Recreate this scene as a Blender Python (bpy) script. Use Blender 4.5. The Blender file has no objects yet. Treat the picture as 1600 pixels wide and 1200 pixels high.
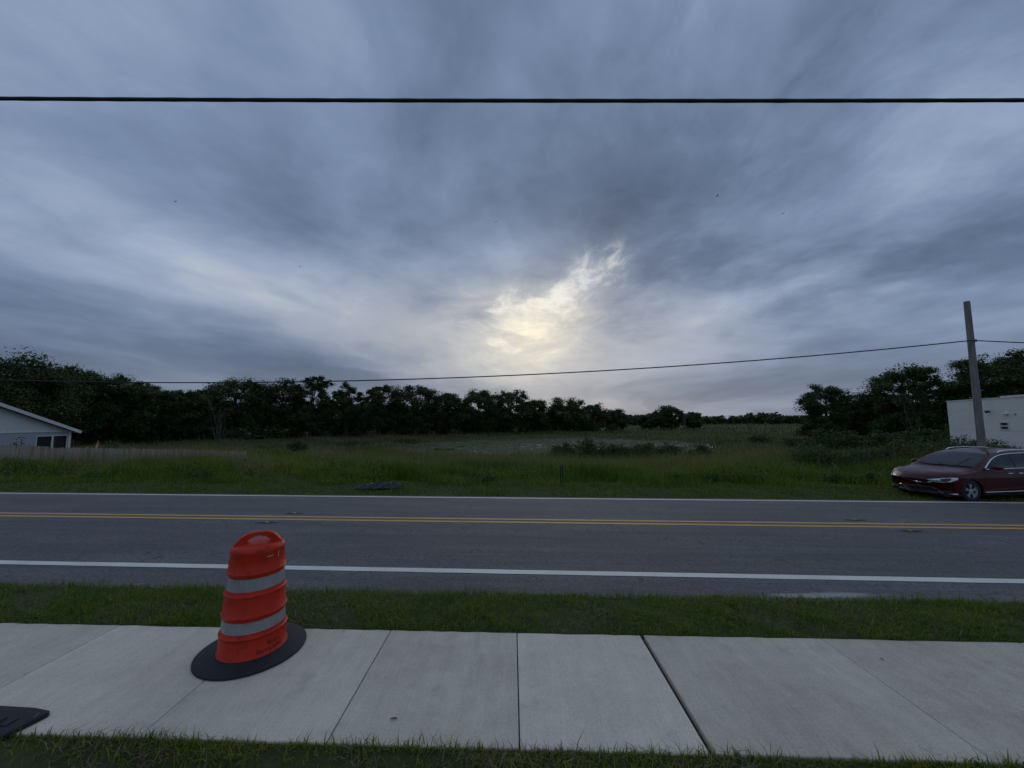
import bpy, math, random
import numpy as np
from mathutils import Vector, Matrix
from mathutils.bvhtree import BVHTree

R = math.radians
scene = bpy.context.scene
C = scene.collection

# ------------------------------------------------------------------ camera
cam = bpy.data.objects.new('camera', bpy.data.cameras.new('camera'))
C.objects.link(cam)
cam.data.sensor_width = 36.0
cam.data.lens = 601.0 / 1600.0 * 36.0
cam.data.clip_start = 0.05
cam.data.clip_end = 6000
cam.location = (0, 0, 2.35)
cam.rotation_euler = (R(90) + math.atan(55 / 601.0), 0, 0)
scene.camera = cam

# ------------------------------------------------------------------ exposure
scene.view_settings.view_transform = 'Standard'
scene.view_settings.look = 'None'
scene.view_settings.exposure = 0.0
scene.view_settings.gamma = 1.0
scene.view_settings.use_curve_mapping = False
scene.cycles.max_bounces = 5
scene.cycles.diffuse_bounces = 2
scene.cycles.glossy_bounces = 3
scene.cycles.transparent_max_bounces = 4
scene.cycles.use_denoising = True

SUN_AZ, SUN_EL = R(7.5), R(16.5)        # behind the bright gap in the cloud


# ------------------------------------------------------------------ node helper
class S:
    """A node socket with arithmetic."""
    def __init__(self, nt, sock):
        self.nt, self.s = nt, sock

    def op(self, name, *args, clamp=False):
        n = self.nt.nodes.new('ShaderNodeMath')
        n.operation = name
        n.use_clamp = clamp
        for i, a in enumerate((self,) + args):
            if isinstance(a, S):
                self.nt.links.new(a.s, n.inputs[i])
            else:
                n.inputs[i].default_value = a
        return S(self.nt, n.outputs[0])

    def __add__(self, o): return self.op('ADD', o)
    def __radd__(self, o): return self.op('ADD', o)
    def __sub__(self, o): return self.op('SUBTRACT', o)
    def __rsub__(self, o): return (self * -1.0) + o
    def __mul__(self, o): return self.op('MULTIPLY', o)
    def __rmul__(self, o): return self.op('MULTIPLY', o)
    def __truediv__(self, o): return self.op('DIVIDE', o)

    def clamp(self): return self.op('ADD', 0.0, clamp=True)

    def smooth(self, a, b):
        n = self.nt.nodes.new('ShaderNodeMapRange')
        n.interpolation_type = 'SMOOTHSTEP'
        self.nt.links.new(self.s, n.inputs['Value'])
        n.inputs['From Min'].default_value = a
        n.inputs['From Max'].default_value = b
        return S(self.nt, n.outputs['Result'])

    def ramp(self, stops):
        n = self.nt.nodes.new('ShaderNodeValToRGB')
        self.nt.links.new(self.s, n.inputs['Fac'])
        el = n.color_ramp.elements
        while len(el) < len(stops):
            el.new(0.5)
        for e, (p, c) in zip(el, stops):
            e.position = p
            e.color = (c[0], c[1], c[2], 1)
        return S(self.nt, n.outputs['Color'])


def combine(nt, x, y, z):
    n = nt.nodes.new('ShaderNodeCombineXYZ')
    for i, a in enumerate((x, y, z)):
        if isinstance(a, S):
            nt.links.new(a.s, n.inputs[i])
        else:
            n.inputs[i].default_value = a
    return S(nt, n.outputs[0])


def separate(nt, v):
    n = nt.nodes.new('ShaderNodeSeparateXYZ')
    nt.links.new(v.s, n.inputs[0])
    return [S(nt, o) for o in n.outputs]


def noise(nt, vec, scale, detail=4, rough=0.55, dist=0.0):
    n = nt.nodes.new('ShaderNodeTexNoise')
    if vec is not None:
        nt.links.new(vec.s, n.inputs['Vector'])
    n.inputs['Scale'].default_value = scale
    n.inputs['Detail'].default_value = detail
    n.inputs['Roughness'].default_value = rough
    n.inputs['Distortion'].default_value = dist
    return S(nt, n.outputs['Fac'])


def mix(nt, fac, a, b, mode='MIX'):
    n = nt.nodes.new('ShaderNodeMix')
    n.data_type = 'RGBA'
    n.blend_type = mode
    for k, v in ((0, fac), (6, a), (7, b)):
        if isinstance(v, S):
            nt.links.new(v.s, n.inputs[k])
        elif k == 0:
            n.inputs[0].default_value = v
        else:
            n.inputs[k].default_value = (v[0], v[1], v[2], 1)
    return S(nt, n.outputs[2])


def coord(nt, kind='Object'):
    n = nt.nodes.new('ShaderNodeTexCoord')
    return S(nt, n.outputs[kind])


# ------------------------------------------------------------------ world: overcast evening sky
world = bpy.data.worlds.new('World')
scene.world = world
world.use_nodes = True
world.cycles.sampling_method = 'MANUAL'
world.cycles.sample_map_resolution = 256
nt = world.node_tree
nt.nodes.clear()
direction = coord(nt, 'Generated')
dx, dy, dz = separate(nt, direction)
el = dz.op('ARCSINE') * (180 / math.pi)
az = dx.op('ARCTAN2', dy) * (180 / math.pi)
zz = dz.op('MAXIMUM', 0.0)
den = zz + 0.13
ca, sa = math.cos(R(5)), math.sin(R(5))
gx = (dx * ca - dy * sa) / den          # position on the cloud sheet, along and across the wind
gy = (dx * sa + dy * ca) / den
warp1 = noise(nt, combine(nt, gx * 0.55, gy * 0.45, 3.1), 1.0, 4) - 0.5
warp2 = noise(nt, combine(nt, gx * 0.55, gy * 0.45, 9.7), 1.0, 4) - 0.5
wx = gx + warp1 * 2.4
wy = gy + warp2 * 2.4
big = noise(nt, combine(nt, wx * 0.72, wy * 0.36, 1.7), 1.0, 3, 0.45)
mid = noise(nt, combine(nt, wx * 1.35, wy * 0.85, 5.2), 1.0, 4, 0.5)
lump = noise(nt, combine(nt, gx * 1.7 + warp2 * 1.8, gy * 1.5 + warp1 * 1.8, 12.6), 1.0, 6, 0.58)
fine = noise(nt, combine(nt, gx * 4.6 + warp1 * 5.0, gy * 3.6 + warp2 * 5.0, 8.4), 1.0, 5, 0.6)
puff = noise(nt, combine(nt, gx * 4.6 + warp1 * 5.0, gy * 2.6 + warp2 * 5.0, 2.2), 1.0, 6, 0.65)


def blob(a0, e0, ra, re, rot=0.0):
    """soft patch of the sky around azimuth a0, elevation e0 (degrees)"""
    c, s = math.cos(R(rot)), math.sin(R(rot))
    u = az - a0
    v = el - e0
    p = (u * c + v * s) / ra
    q = (v * c - u * s) / re
    return ((p * p + q * q) * -1.0).op('EXPONENT')


right = az.smooth(-5, 25)
tone = (big - 0.5) * 1.35 + (mid - 0.5) * 0.60 + (lump - 0.5) * (right * 0.35 + 0.75) * el.smooth(3, 16) \
    + (fine - 0.5) * (right * 0.22 + 0.22) * el.smooth(5, 20) + 0.45
tone = tone + blob(3, 15, 34, 13) * 0.06 + blob(-27, 13.5, 24, 4.5, -12) * 0.24 + blob(-50, 21, 16, 6, -20) * 0.20 \
    - blob(-42, 5.5, 36, 5) * 0.34 - blob(-3, 27, 15, 6, 14) * 0.15 - blob(26, 20, 18, 5, -15) * 0.16 + blob(31, 14.5, 11, 2.0, 8) * 0.24 \
    - blob(14, 28, 10, 4, 35) * 0.14 - blob(-30, 27, 26, 5, -22) * 0.14
tone = tone + zz * 0.16
sheet = tone.ramp([(0.0, (0.078, 0.114, 0.188)), (0.26, (0.126, 0.178, 0.284)), (0.50, (0.200, 0.272, 0.415)),
                   (0.76, (0.320, 0.402, 0.565)), (1.0, (0.52, 0.57, 0.665))])
# grey veil low over the land
veil = el.smooth(12, 1.0)
sheet = mix(nt, veil * 0.45, sheet, (0.200, 0.226, 0.290))
warm_amt = blob(-2, 11, 32, 9) * 0.66
sheet = mix(nt, warm_amt * tone.smooth(0.15, 0.70), sheet, (0.48, 0.465, 0.44))
# the thin place in front of the sun: a broad soft glow with small brighter rents in it
soft = blob(1.8, 11.6, 14.0, 7.6, 8) * 1.35 + blob(10.5, 19.5, 11.0, 4.4, 36) * 0.6 + blob(-5, 18, 11, 3.4, 25) * 0.45
soft_val = (soft * 0.75 + (puff - 0.5) * 0.9 + (lump - 0.5) * 0.7 - 0.10).smooth(0.0, 1.3) * soft.smooth(0.0, 1.0)
sheet = mix(nt, soft_val * 0.88, sheet, blob(3.4, 12.0, 10, 7).ramp([(0.0, (0.54, 0.57, 0.60)), (1.0, (0.83, 0.77, 0.63))]))
rent = blob(11.8, 20.4, 8.0, 3.4, 30) * 0.85 + blob(4.0, 17.2, 9.5, 2.6, 20) * 0.75 + blob(2.2, 12.8, 11.0, 4.6, 6) * 0.95 + blob(-3.5, 18.0, 6, 1.8, 10) * 0.5
rent_val = rent * 0.9 + (puff - 0.5) * 3.6 + (fine - 0.5) * 2.2 - 0.62
rent_m = rent_val.smooth(0.0, 1.1) * rent.smooth(0.08, 0.9)
sheet = mix(nt, rent_m * 0.85, sheet, blob(3.5, 12.5, 8, 5).ramp([(0.0, (0.84, 0.85, 0.82)), (1.0, (0.98, 0.90, 0.70))]))
glow = blob(3.5, 12.0, 15, 10) * 0.06
sheet = mix(nt, 1.0, sheet, mix(nt, glow, (0, 0, 0), (1.0, 0.92, 0.76)), 'ADD')
below = el.smooth(0.0, -3.0)
sheet = mix(nt, below, sheet, (0.05, 0.055, 0.05))
# clear evening sky above the sheet, showing faintly through it
sky = nt.nodes.new('ShaderNodeTexSky')
sky.sky_type = 'NISHITA'
sky.sun_disc = False
sky.sun_elevation = SUN_EL
sky.sun_rotation = SUN_AZ
sky_dim = mix(nt, 1.0, S(nt, sky.outputs[0]), (0.05, 0.05, 0.05), 'MULTIPLY')
final = mix(nt, 0.94, sky_dim, sheet)
bg = nt.nodes.new('ShaderNodeBackground')
bg.inputs['Strength'].default_value = 1.0
nt.links.new(final.s, bg.inputs['Color'])
wo = nt.nodes.new('ShaderNodeOutputWorld')
nt.links.new(bg.outputs[0], wo.inputs['Surface'])

# ------------------------------------------------------------------ sun, veiled
sun = bpy.data.objects.new('sun', bpy.data.lights.new('sun', 'SUN'))
C.objects.link(sun)
sun.data.energy = 0.28
sun.data.angle = R(40)
sun.data.color = (1.0, 0.93, 0.80)
sd = Vector((math.sin(SUN_AZ) * math.cos(SUN_EL), math.cos(SUN_AZ) * math.cos(SUN_EL), math.sin(SUN_EL)))
sun.rotation_euler = (-sd).to_track_quat('-Z', 'Y').to_euler()

# ================================================================== builders
rng = np.random.default_rng(11)
random.seed(7)


def tag(o, label=None, cat=None, group=None, kind=None):
    if label: o['label'] = label
    if cat: o['category'] = cat
    if group: o['group'] = group
    if kind: o['kind'] = kind
    return o


def empty(name, loc, rz=0.0):
    o = bpy.data.objects.new(name, None)
    o.empty_display_size = 0.2
    C.objects.link(o)
    o.location = loc
    o.rotation_euler = (0, 0, rz)
    return o


def link(name, me, mat=None, parent=None):
    o = bpy.data.objects.new(name, me)
    C.objects.link(o)
    if mat is not None and not me.materials:
        me.materials.append(mat)
    if parent is not None:
        o.parent = parent
    return o


class MB:
    """collects shapes, builds one mesh object"""
    def __init__(self):
        self.v, self.f = [], []

    def add(self, vs, fs):
        n = len(self.v)
        self.v += [tuple(p) for p in vs]
        self.f += [tuple(i + n for i in f) for f in fs]
        return self

    def box(self, lo, hi, M=None):
        (a, b, c), (d, e, f) = lo, hi
        vs = [(a, b, c), (d, b, c), (d, e, c), (a, e, c), (a, b, f), (d, b, f), (d, e, f), (a, e, f)]
        if M is not None:
            vs = [M @ Vector(p) for p in vs]
        return self.add(vs, [(0, 3, 2, 1), (4, 5, 6, 7), (0, 1, 5, 4), (1, 2, 6, 5), (2, 3, 7, 6), (3, 0, 4, 7)])

    def tube(self, pts, rad, n=8, cap=True):
        pts = [Vector(p) for p in pts]
        if not hasattr(rad, '__len__'):
            rad = [rad] * len(pts)
        vs, fs = [], []
        up = Vector((0.31, 0.17, 0.93)).normalized()
        t0 = (pts[1] - pts[0]).normalized()
        if abs(t0.dot(up)) > 0.95:
            up = Vector((1, 0, 0))
        for i, p in enumerate(pts):
            t = (pts[min(i + 1, len(pts) - 1)] - pts[max(i - 1, 0)]).normalized()
            a = t.cross(up).normalized()
            b = a.cross(t).normalized()
            for k in range(n):
                an = 2 * math.pi * k / n
                vs.append(p + (a * math.cos(an) + b * math.sin(an)) * rad[i])
        for i in range(len(pts) - 1):
            for k in range(n):
                k2 = (k + 1) % n
                fs.append((i * n + k, i * n + k2, (i + 1) * n + k2, (i + 1) * n + k))
        if cap:
            fs.append(tuple(range(n - 1, -1, -1)))
            fs.append(tuple((len(pts) - 1) * n + k for k in range(n)))
        return self.add(vs, fs)

    def lathe(self, prof, n=48, close=False):
        vs, fs = [], []
        m = len(prof)
        for k in range(n):
            an = 2 * math.pi * k / n
            for r, z in prof:
                vs.append((r * math.cos(an), r * math.sin(an), z))
        for k in range(n):
            k2 = (k + 1) % n
            for i in range(m if close else m - 1):
                j = (i + 1) % m
                fs.append((k * m + i, k2 * m + i, k2 * m + j, k * m + j))
        return self.add(vs, fs)

    def build(self, name, mat, parent=None, smooth=False, bevel=0.0, seg=2, angle=40):
        me = bpy.data.meshes.new(name)
        me.from_pydata(self.v, [], self.f)
        me.validate()
        o = link(name, me, mat, parent)
        if smooth:
            for p in me.polygons:
                p.use_smooth = True
            try:
                me.set_sharp_from_angle(angle=R(angle))
            except Exception:
                pass
        if bevel:
            m = o.modifiers.new('bevel', 'BEVEL')
            m.width = bevel
            m.segments = seg
            m.limit_method = 'ANGLE'
            m.angle_limit = R(40)
        return o


def fast_mesh(name, verts, polys, tone=None):
    """polys: list of int arrays (n,3) or (n,4)"""
    me = bpy.data.meshes.new(name)
    me.vertices.add(len(verts))
    me.vertices.foreach_set('co', np.ascontiguousarray(verts, dtype=np.float32).ravel())
    nl = sum(p.size for p in polys)
    npoly = sum(len(p) for p in polys)
    me.loops.add(nl)
    me.polygons.add(npoly)
    me.loops.foreach_set('vertex_index', np.concatenate([p.ravel() for p in polys]).astype(np.int32))
    tot = np.concatenate([np.full(len(p), p.shape[1], dtype=np.int32) for p in polys])
    start = np.concatenate([[0], np.cumsum(tot)[:-1]]).astype(np.int32)
    me.polygons.foreach_set('loop_start', start)
    try:
        me.polygons.foreach_set('loop_total', tot)
    except Exception:
        pass
    if tone is not None:
        at = me.attributes.new('tone', 'FLOAT', 'POINT')
        at.data.foreach_set('value', np.ascontiguousarray(tone, dtype=np.float32))
    me.update(calc_edges=True)
    return me


def unit(a):
    return a / np.maximum(np.linalg.norm(a, axis=1, keepdims=True), 1e-9)


def blades_mesh(name, P, h, w, lean, tone, curl=0.35):
    """grass: each blade a bent tapered strip"""
    n = len(P)
    a = rng.uniform(0, 2 * np.pi, n)
    fwd = np.stack([np.cos(a), np.sin(a), np.zeros(n)], 1)
    b = a + np.pi / 2 + rng.normal(0, 0.5, n)
    side = np.stack([np.cos(b), np.sin(b), np.zeros(n)], 1) * (w[:, None] / 2)
    L = (lean * rng.uniform(0.2, 1.3, n))[:, None]
    up = np.array([[0, 0, 1.0]])
    hh = h[:, None]
    m = P + up * hh * 0.58 + fwd * hh * L * 0.35
    t = P + up * hh * (1 - 0.25 * L) + fwd * hh * L * (0.9 + curl)
    V = np.empty((n, 5, 3))
    V[:, 0] = P - side
    V[:, 1] = P + side
    V[:, 2] = m + side * 0.72
    V[:, 3] = m - side * 0.72
    V[:, 4] = t
    i = np.arange(n)[:, None] * 5
    q = i + np.array([[0, 1, 2, 3]])
    tr = i + np.array([[3, 2, 4]])
    return fast_mesh(name, V.reshape(-1, 3), [q, tr], np.repeat(tone, 5))


def leaves_mesh(name, P, size, tone, flat=0.35, aspect=0.5, extra=None):
    """foliage: each leaf a small folded diamond"""
    n = len(P)
    nrm = rng.normal(size=(n, 3))
    nrm[:, 2] = np.abs(nrm[:, 2]) + flat
    nrm = unit(nrm)
    u = unit(np.cross(nrm, rng.normal(size=(n, 3))))
    v = np.cross(nrm, u)
    s = size[:, None] * 0.5
    V = np.empty((n, 4, 3))
    V[:, 0] = P - u * s
    V[:, 1] = P + v * s * aspect + nrm * s * 0.18
    V[:, 2] = P + u * s
    V[:, 3] = P - v * s * aspect + nrm * s * 0.18
    i = np.arange(n)[:, None] * 4
    q = i + np.array([[0, 1, 2, 3]])
    return fast_mesh(name, V.reshape(-1, 3), [q], np.repeat(tone, 4))


# ================================================================== materials
def new_mat(name):
    m = bpy.data.materials.new(name)
    m.use_nodes = True
    b = m.node_tree.nodes['Principled BSDF']
    return m, m.node_tree, b


def plug(nt, s, sock):
    nt.links.new(s.s, sock)


def bump(nt, b, h, strength=0.3, dist=0.01):
    n = nt.nodes.new('ShaderNodeBump')
    n.inputs['Strength'].default_value = strength
    n.inputs['Distance'].default_value = dist
    plug(nt, h, n.inputs['Height'])
    nt.links.new(n.outputs[0], b.inputs['Normal'])


def plain(name, col, rough=0.6, metal=0.0, vary=0.12, scale=6.0, bumps=0.0, spec=0.5, coat=0.0):
    m, nt, b = new_mat(name)
    v = noise(nt, coord(nt), scale, 4)
    lo = tuple(c * (1 - vary) for c in col)
    hi = tuple(c * (1 + vary) for c in col)
    plug(nt, v.ramp([(0.3, lo), (0.7, hi)]), b.inputs['Base Color'])
    plug(nt, (v - 0.5) * 0.25 + rough, b.inputs['Roughness'])
    b.inputs['Metallic'].default_value = metal
    b.inputs['Specular IOR Level'].default_value = spec
    b.inputs['Coat Weight'].default_value = coat
    if bumps:
        bump(nt, b, noise(nt, coord(nt), scale * 8, 4), bumps, 0.004)
    return m


def foliage(name, stops, rough=0.6, trans=0.25, patch=0.0, pscale=0.4):
    m, nt, b = new_mat(name)
    at = nt.nodes.new('ShaderNodeAttribute')
    at.attribute_name = 'tone'
    t = S(nt, at.outputs['Fac'])
    if patch:
        g = nt.nodes.new('ShaderNodeNewGeometry')
        t = t + (noise(nt, S(nt, g.outputs['Position']), pscale, 3) - 0.5) * patch
    col = t.ramp(stops)
    plug(nt, col, b.inputs['Base Color'])
    b.inputs['Roughness'].default_value = rough
    b.inputs['Specular IOR Level'].default_value = 0.25
    tl = nt.nodes.new('ShaderNodeBsdfTranslucent')
    plug(nt, col, tl.inputs['Color'])
    mx = nt.nodes.new('ShaderNodeMixShader')
    mx.inputs[0].default_value = trans
    nt.links.new(b.outputs[0], mx.inputs[1])
    nt.links.new(tl.outputs[0], mx.inputs[2])
    out = nt.nodes['Material Output']
    nt.links.new(mx.outputs[0], out.inputs['Surface'])
    return m


ROAD_K = 0.047      # the road runs slightly away to the left
WALK_K = 0.035


def concrete_material():
    m, nt, b = new_mat('broomed_concrete')
    g = nt.nodes.new('ShaderNodeNewGeometry')
    p = S(nt, g.outputs['Position'])
    oi = nt.nodes.new('ShaderNodeObjectInfo')
    rnd = S(nt, oi.outputs['Random'])
    x, y, z = separate(nt, p)
    big = noise(nt, p, 1.1, 4)
    med = noise(nt, p, 6.0, 5, 0.6)
    fine = noise(nt, p, 52.0, 5, 0.85)
    broom = noise(nt, combine(nt, x * 60.0 + (med - 0.5) * 3.0, y * 2.2, 0.0), 1.0, 4, 0.6)
    drag = noise(nt, combine(nt, x * 9.0 + (big - 0.5) * 2.0, y * 0.35, 4.0), 1.0, 3, 0.5)
    v = (big - 0.5) * 0.46 + (med - 0.5) * 0.28 + (fine - 0.5) * 0.85 + (broom - 0.5) * 0.25 + (drag - 0.5) * 0.22 \
        + (rnd - 0.5) * 0.24 + 0.5
    col = v.ramp([(0.18, (0.385, 0.335, 0.255)), (0.5, (0.605, 0.540, 0.425)), (0.82, (0.805, 0.725, 0.580))])
    stain = noise(nt, p, 2.3, 5, 0.65).smooth(0.56, 0.74)
    col = mix(nt, stain * 0.34, col, (0.27, 0.24, 0.20))
    speck = noise(nt, p, 34.0, 2).smooth(0.68, 0.74)
    col = mix(nt, speck * 0.5, col, (0.20, 0.18, 0.15))
    plug(nt, col, b.inputs['Base Color'])
    b.inputs['Roughness'].default_value = 0.88
    b.inputs['Specular IOR Level'].default_value = 0.25
    bump(nt, b, broom * 0.6 + fine * 0.4, 0.5, 0.003)
    return m


def asphalt_material():
    m, nt, b = new_mat('worn_asphalt')
    g = nt.nodes.new('ShaderNodeNewGeometry')
    p = S(nt, g.outputs['Position'])
    x, y, z = separate(nt, p)
    s = y + x * ROAD_K
    agg = noise(nt, p, 62.0, 4, 0.8)
    agg2 = noise(nt, p, 21.0, 4, 0.75)
    patch = noise(nt, combine(nt, x * 0.25, s * 1.4, 0.0), 1.0, 4, 0.6)
    streak = noise(nt, combine(nt, x * 0.12, s * 6.0, 2.0), 1.0, 4, 0.6)
    v = (agg - 0.5) * 1.7 + (agg2 - 0.5) * 1.0 + (patch - 0.5) * 0.7 + (streak - 0.5) * 0.35 + 0.5
    col = v.ramp([(0.10, (0.058, 0.056, 0.054)), (0.5, (0.118, 0.113, 0.108)), (0.90, (0.235, 0.226, 0.215))])
    # wheel paths polished a little darker, oil line between them
    for sc_, w_, a_ in ((8.9, 0.32, 0.16), (7.45, 0.32, 0.16), (10.55, 0.35, 0.16), (12.0, 0.32, 0.14), (8.2, 0.25, 0.20), (11.3, 0.25, 0.18)):
        d = (s - sc_) / w_
        wgt = ((d * d) * -1.0).op('EXPONENT') * (streak + 0.3)
        col = mix(nt, wgt * a_, col, (0.06, 0.06, 0.064))
    c1 = (noise(nt, combine(nt, x * 0.9, s * 0.35, 3.0), 1.0, 4, 0.6) - 0.5).op('ABSOLUTE').smooth(0.006, 0.0015)
    c2 = (noise(nt, combine(nt, x * 0.35, s * 1.1, 8.0), 1.0, 5, 0.65) - 0.5).op('ABSOLUTE').smooth(0.005, 0.001)
    col = mix(nt, (c1 + c2).clamp() * patch.smooth(0.42, 0.6) * 0.6, col, (0.03, 0.03, 0.03))
    # pale sand washed onto the near shoulder
    sx = x - 4.6
    sl = s - 6.12 - sx * 0.05
    d2 = (sx * sx) / 1.6 + (sl * sl) / 0.018
    wash = noise(nt, combine(nt, x * 1.4 + s * 2.0, s * 9.0, 7.0), 1.0, 5, 0.65)
    sand = ((d2 * -1.0).op('EXPONENT') * 1.35 + wash * 1.7 - 1.55).smooth(0.0, 0.5)
    col = mix(nt, sand * 0.75, col, (0.42, 0.40, 0.36))
    plug(nt, col, b.inputs['Base Color'])
    b.inputs['Roughness'].default_value = 0.80
    b.inputs['Specular IOR Level'].default_value = 0.4
    bump(nt, b, agg + agg2 * 0.6, 0.55, 0.006)
    return m


def paint_material(name, col, wear_col):
    m, nt, b = new_mat(name)
    g = nt.nodes.new('ShaderNodeNewGeometry')
    p = S(nt, g.outputs['Position'])
    wear = noise(nt, p, 55.0, 4, 0.7)
    soft = noise(nt, p, 1.3, 4)
    c = mix(nt, ((wear - 0.5) * 2.0 + (soft - 0.5) * 1.2 + 0.20).clamp() * 0.8, col, wear_col)
    plug(nt, c, b.inputs['Base Color'])
    b.inputs['Roughness'].default_value = 0.65
    bump(nt, b, wear, 0.35, 0.004)
    return m


def ground_material():
    m, nt, b = new_mat('turf_soil')
    g = nt.nodes.new('ShaderNodeNewGeometry')
    p = S(nt, g.outputs['Position'])
    a = noise(nt, p, 0.05, 4)
    c = noise(nt, p, 0.6, 5, 0.6)
    d = noise(nt, p, 9.0, 5, 0.65)
    v = (a - 0.5) * 0.6 + (c - 0.5) * 0.6 + (d - 0.5) * 0.5 + 0.5
    col = v.ramp([(0.2, (0.030, 0.034, 0.016)), (0.5, (0.052, 0.066, 0.024)), (0.8, (0.090, 0.086, 0.045))])
    plug(nt, col, b.inputs['Base Color'])
    b.inputs['Roughness'].default_value = 0.95
    b.inputs['Specular IOR Level'].default_value = 0.1
    bump(nt, b, d + c, 0.6, 0.05)
    return m


def water_material():
    m, nt, b = new_mat('pond_water')
    g = nt.nodes.new('ShaderNodeNewGeometry')
    p = S(nt, g.outputs['Position'])
    b.inputs['Base Color'].default_value = (0.020, 0.024, 0.020, 1)
    b.inputs['Roughness'].default_value = 0.38
    b.inputs['Specular IOR Level'].default_value = 0.25
    bump(nt, b, noise(nt, p, 2.5, 3), 0.4, 0.05)
    return m


def bark_material(name, lo, hi):
    m, nt, b = new_mat(name)
    x, y, z = separate(nt, coord(nt))
    v = noise(nt, combine(nt, x * 7.0, y * 7.0, z * 1.2), 1.0, 5, 0.65)
    plug(nt, v.ramp([(0.3, lo), (0.7, hi)]), b.inputs['Base Color'])
    b.inputs['Roughness'].default_value = 0.92
    b.inputs['Specular IOR Level'].default_value = 0.15
    bump(nt, b, v, 0.6, 0.02)
    return m


M_CONC = concrete_material()
M_ASPH = asphalt_material()
M_WHITE = paint_material('white_road_paint', (0.82, 0.78, 0.69), (0.40, 0.38, 0.34))
M_YELLOW = paint_material('yellow_road_paint', (0.64, 0.35, 0.075), (0.28, 0.20, 0.10))
M_GROUND = ground_material()
M_WATER = water_material()
M_BARK = bark_material('oak_bark', (0.030, 0.026, 0.020), (0.095, 0.082, 0.066))
M_DEAD = bark_material('bleached_wood', (0.078, 0.072, 0.063), (0.156, 0.147, 0.132))
M_LAWN = foliage('lawn_blades', [(0.0, (0.055, 0.108, 0.005)), (0.5, (0.100, 0.176, 0.008)), (0.8, (0.160, 0.193, 0.014)), (1.0, (0.264, 0.228, 0.028))], patch=0.95, pscale=1.3)
M_TALL = foliage('tall_grass_blades', [(0.0, (0.058, 0.113, 0.006)), (0.55, (0.107, 0.196, 0.012)), (0.85, (0.168, 0.207, 0.020)), (1.0, (0.255, 0.220, 0.033))], patch=0.8, pscale=0.35)
M_SEED = foliage('seed_heads', [(0.0, (0.151, 0.151, 0.052)), (1.0, (0.290, 0.248, 0.112))], patch=0.4, pscale=0.3)
M_MARSH = foliage('marsh_blades', [(0.0, (0.064, 0.086, 0.021)), (0.5, (0.113, 0.133, 0.036)), (1.0, (0.185, 0.172, 0.065))], patch=0.7, pscale=0.08)
M_LEAF = foliage('oak_leaves', [(0.0, (0.041, 0.064, 0.020)), (0.6, (0.064, 0.099, 0.029)), (1.0, (0.106, 0.133, 0.042))], trans=0.10)
M_LEAF2 = foliage('broad_leaves', [(0.0, (0.040, 0.072, 0.019)), (0.6, (0.066, 0.113, 0.027)), (1.0, (0.115, 0.164, 0.042))], trans=0.25)
M_LILY = foliage('lily_pads', [(0.0, (0.029, 0.054, 0.018)), (0.45, (0.059, 0.082, 0.037)), (0.75, (0.100, 0.120, 0.065)), (1.0, (0.153, 0.170, 0.099))], rough=0.9, trans=0.0, patch=1.3, pscale=0.55)


# ================================================================== terrain
def sstep(t):
    t = np.clip(t, 0, 1)
    return t * t * (3 - 2 * t)


def wob(x, y, f, ph):
    return np.sin(x * f + ph) * np.cos(y * f * 0.83 + ph * 1.7) + 0.5 * np.sin(x * f * 2.1 + y * f * 1.7 + ph * 2.3)


POND = np.array([(-19, 59), (-17, 68), (-12, 77), (-2, 84), (10, 91), (22, 86), (32, 77), (34, 68), (30, 57), (22, 49), (10, 45.5), (0, 44), (-9, 47), (-15, 52)], float)


def in_poly(px, py, poly):
    inside = np.zeros(np.shape(px), bool)
    j = len(poly) - 1
    for i in range(len(poly)):
        xi, yi = poly[i]
        xj, yj = poly[j]
        c = ((yi > py) != (yj > py)) & (px < (xj - xi) * (py - yi) / (yj - yi + 1e-12) + xi)
        inside ^= c
        j = i
    return inside


def pond_ring(m=84):
    pts = []
    pc = POND.mean(0)
    for k in range(m):
        t = k / m * len(POND)
        i = int(t)
        f = t - i
        f = f * f * (3 - 2 * f)
        p = POND[i % len(POND)] * (1 - f) + POND[(i + 1) % len(POND)] * f
        pts.append(pc + (p - pc) * (1.0 + 0.05 * math.sin(k * 1.7) + 0.035 * math.sin(k * 0.9 + 1)))
    return np.array(pts)


POND_S = pond_ring()


def pond_distance(x, y):
    """signed distance to the shore, negative on the water"""
    shp = np.shape(x)
    x, y = np.atleast_1d(x).ravel(), np.atleast_1d(y).ravel()
    out = np.full(len(x), 9.0)
    k = (x > -26) & (x < 42) & (y > 38) & (y < 100)
    if k.any():
        px, py = x[k], y[k]
        best = np.full(len(px), 1e9)
        A = POND_S
        B = np.roll(POND_S, -1, 0)
        for a, b in zip(A, B):
            e = b - a
            t = np.clip(((px - a[0]) * e[0] + (py - a[1]) * e[1]) / (e @ e), 0, 1)
            best = np.minimum(best, np.hypot(px - a[0] - t * e[0], py - a[1] - t * e[1]))
        best[in_poly(px, py, POND_S)] *= -1
        out[k] = best
    return out.reshape(shp)


S_KEYS = [-60, 0.0, 2.6, 2.975, 3.03, 4.44, 4.505, 5.0, 5.6, 5.95, 6.3, 12.6, 13.02, 13.3, 15.8, 18, 21, 25, 30, 34, 40, 120, 400, 2000]
Z_KEYS = [0.1, 0.03, 0.0, -0.012, -0.13, -0.13, -0.022, -0.05, -0.15, -0.245, -0.40, -0.40, -0.262, -0.25, -0.27, -0.45, -0.75, -1.10, -1.55, -1.88, -2.0, -1.9, -1.6, -1.5]


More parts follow.
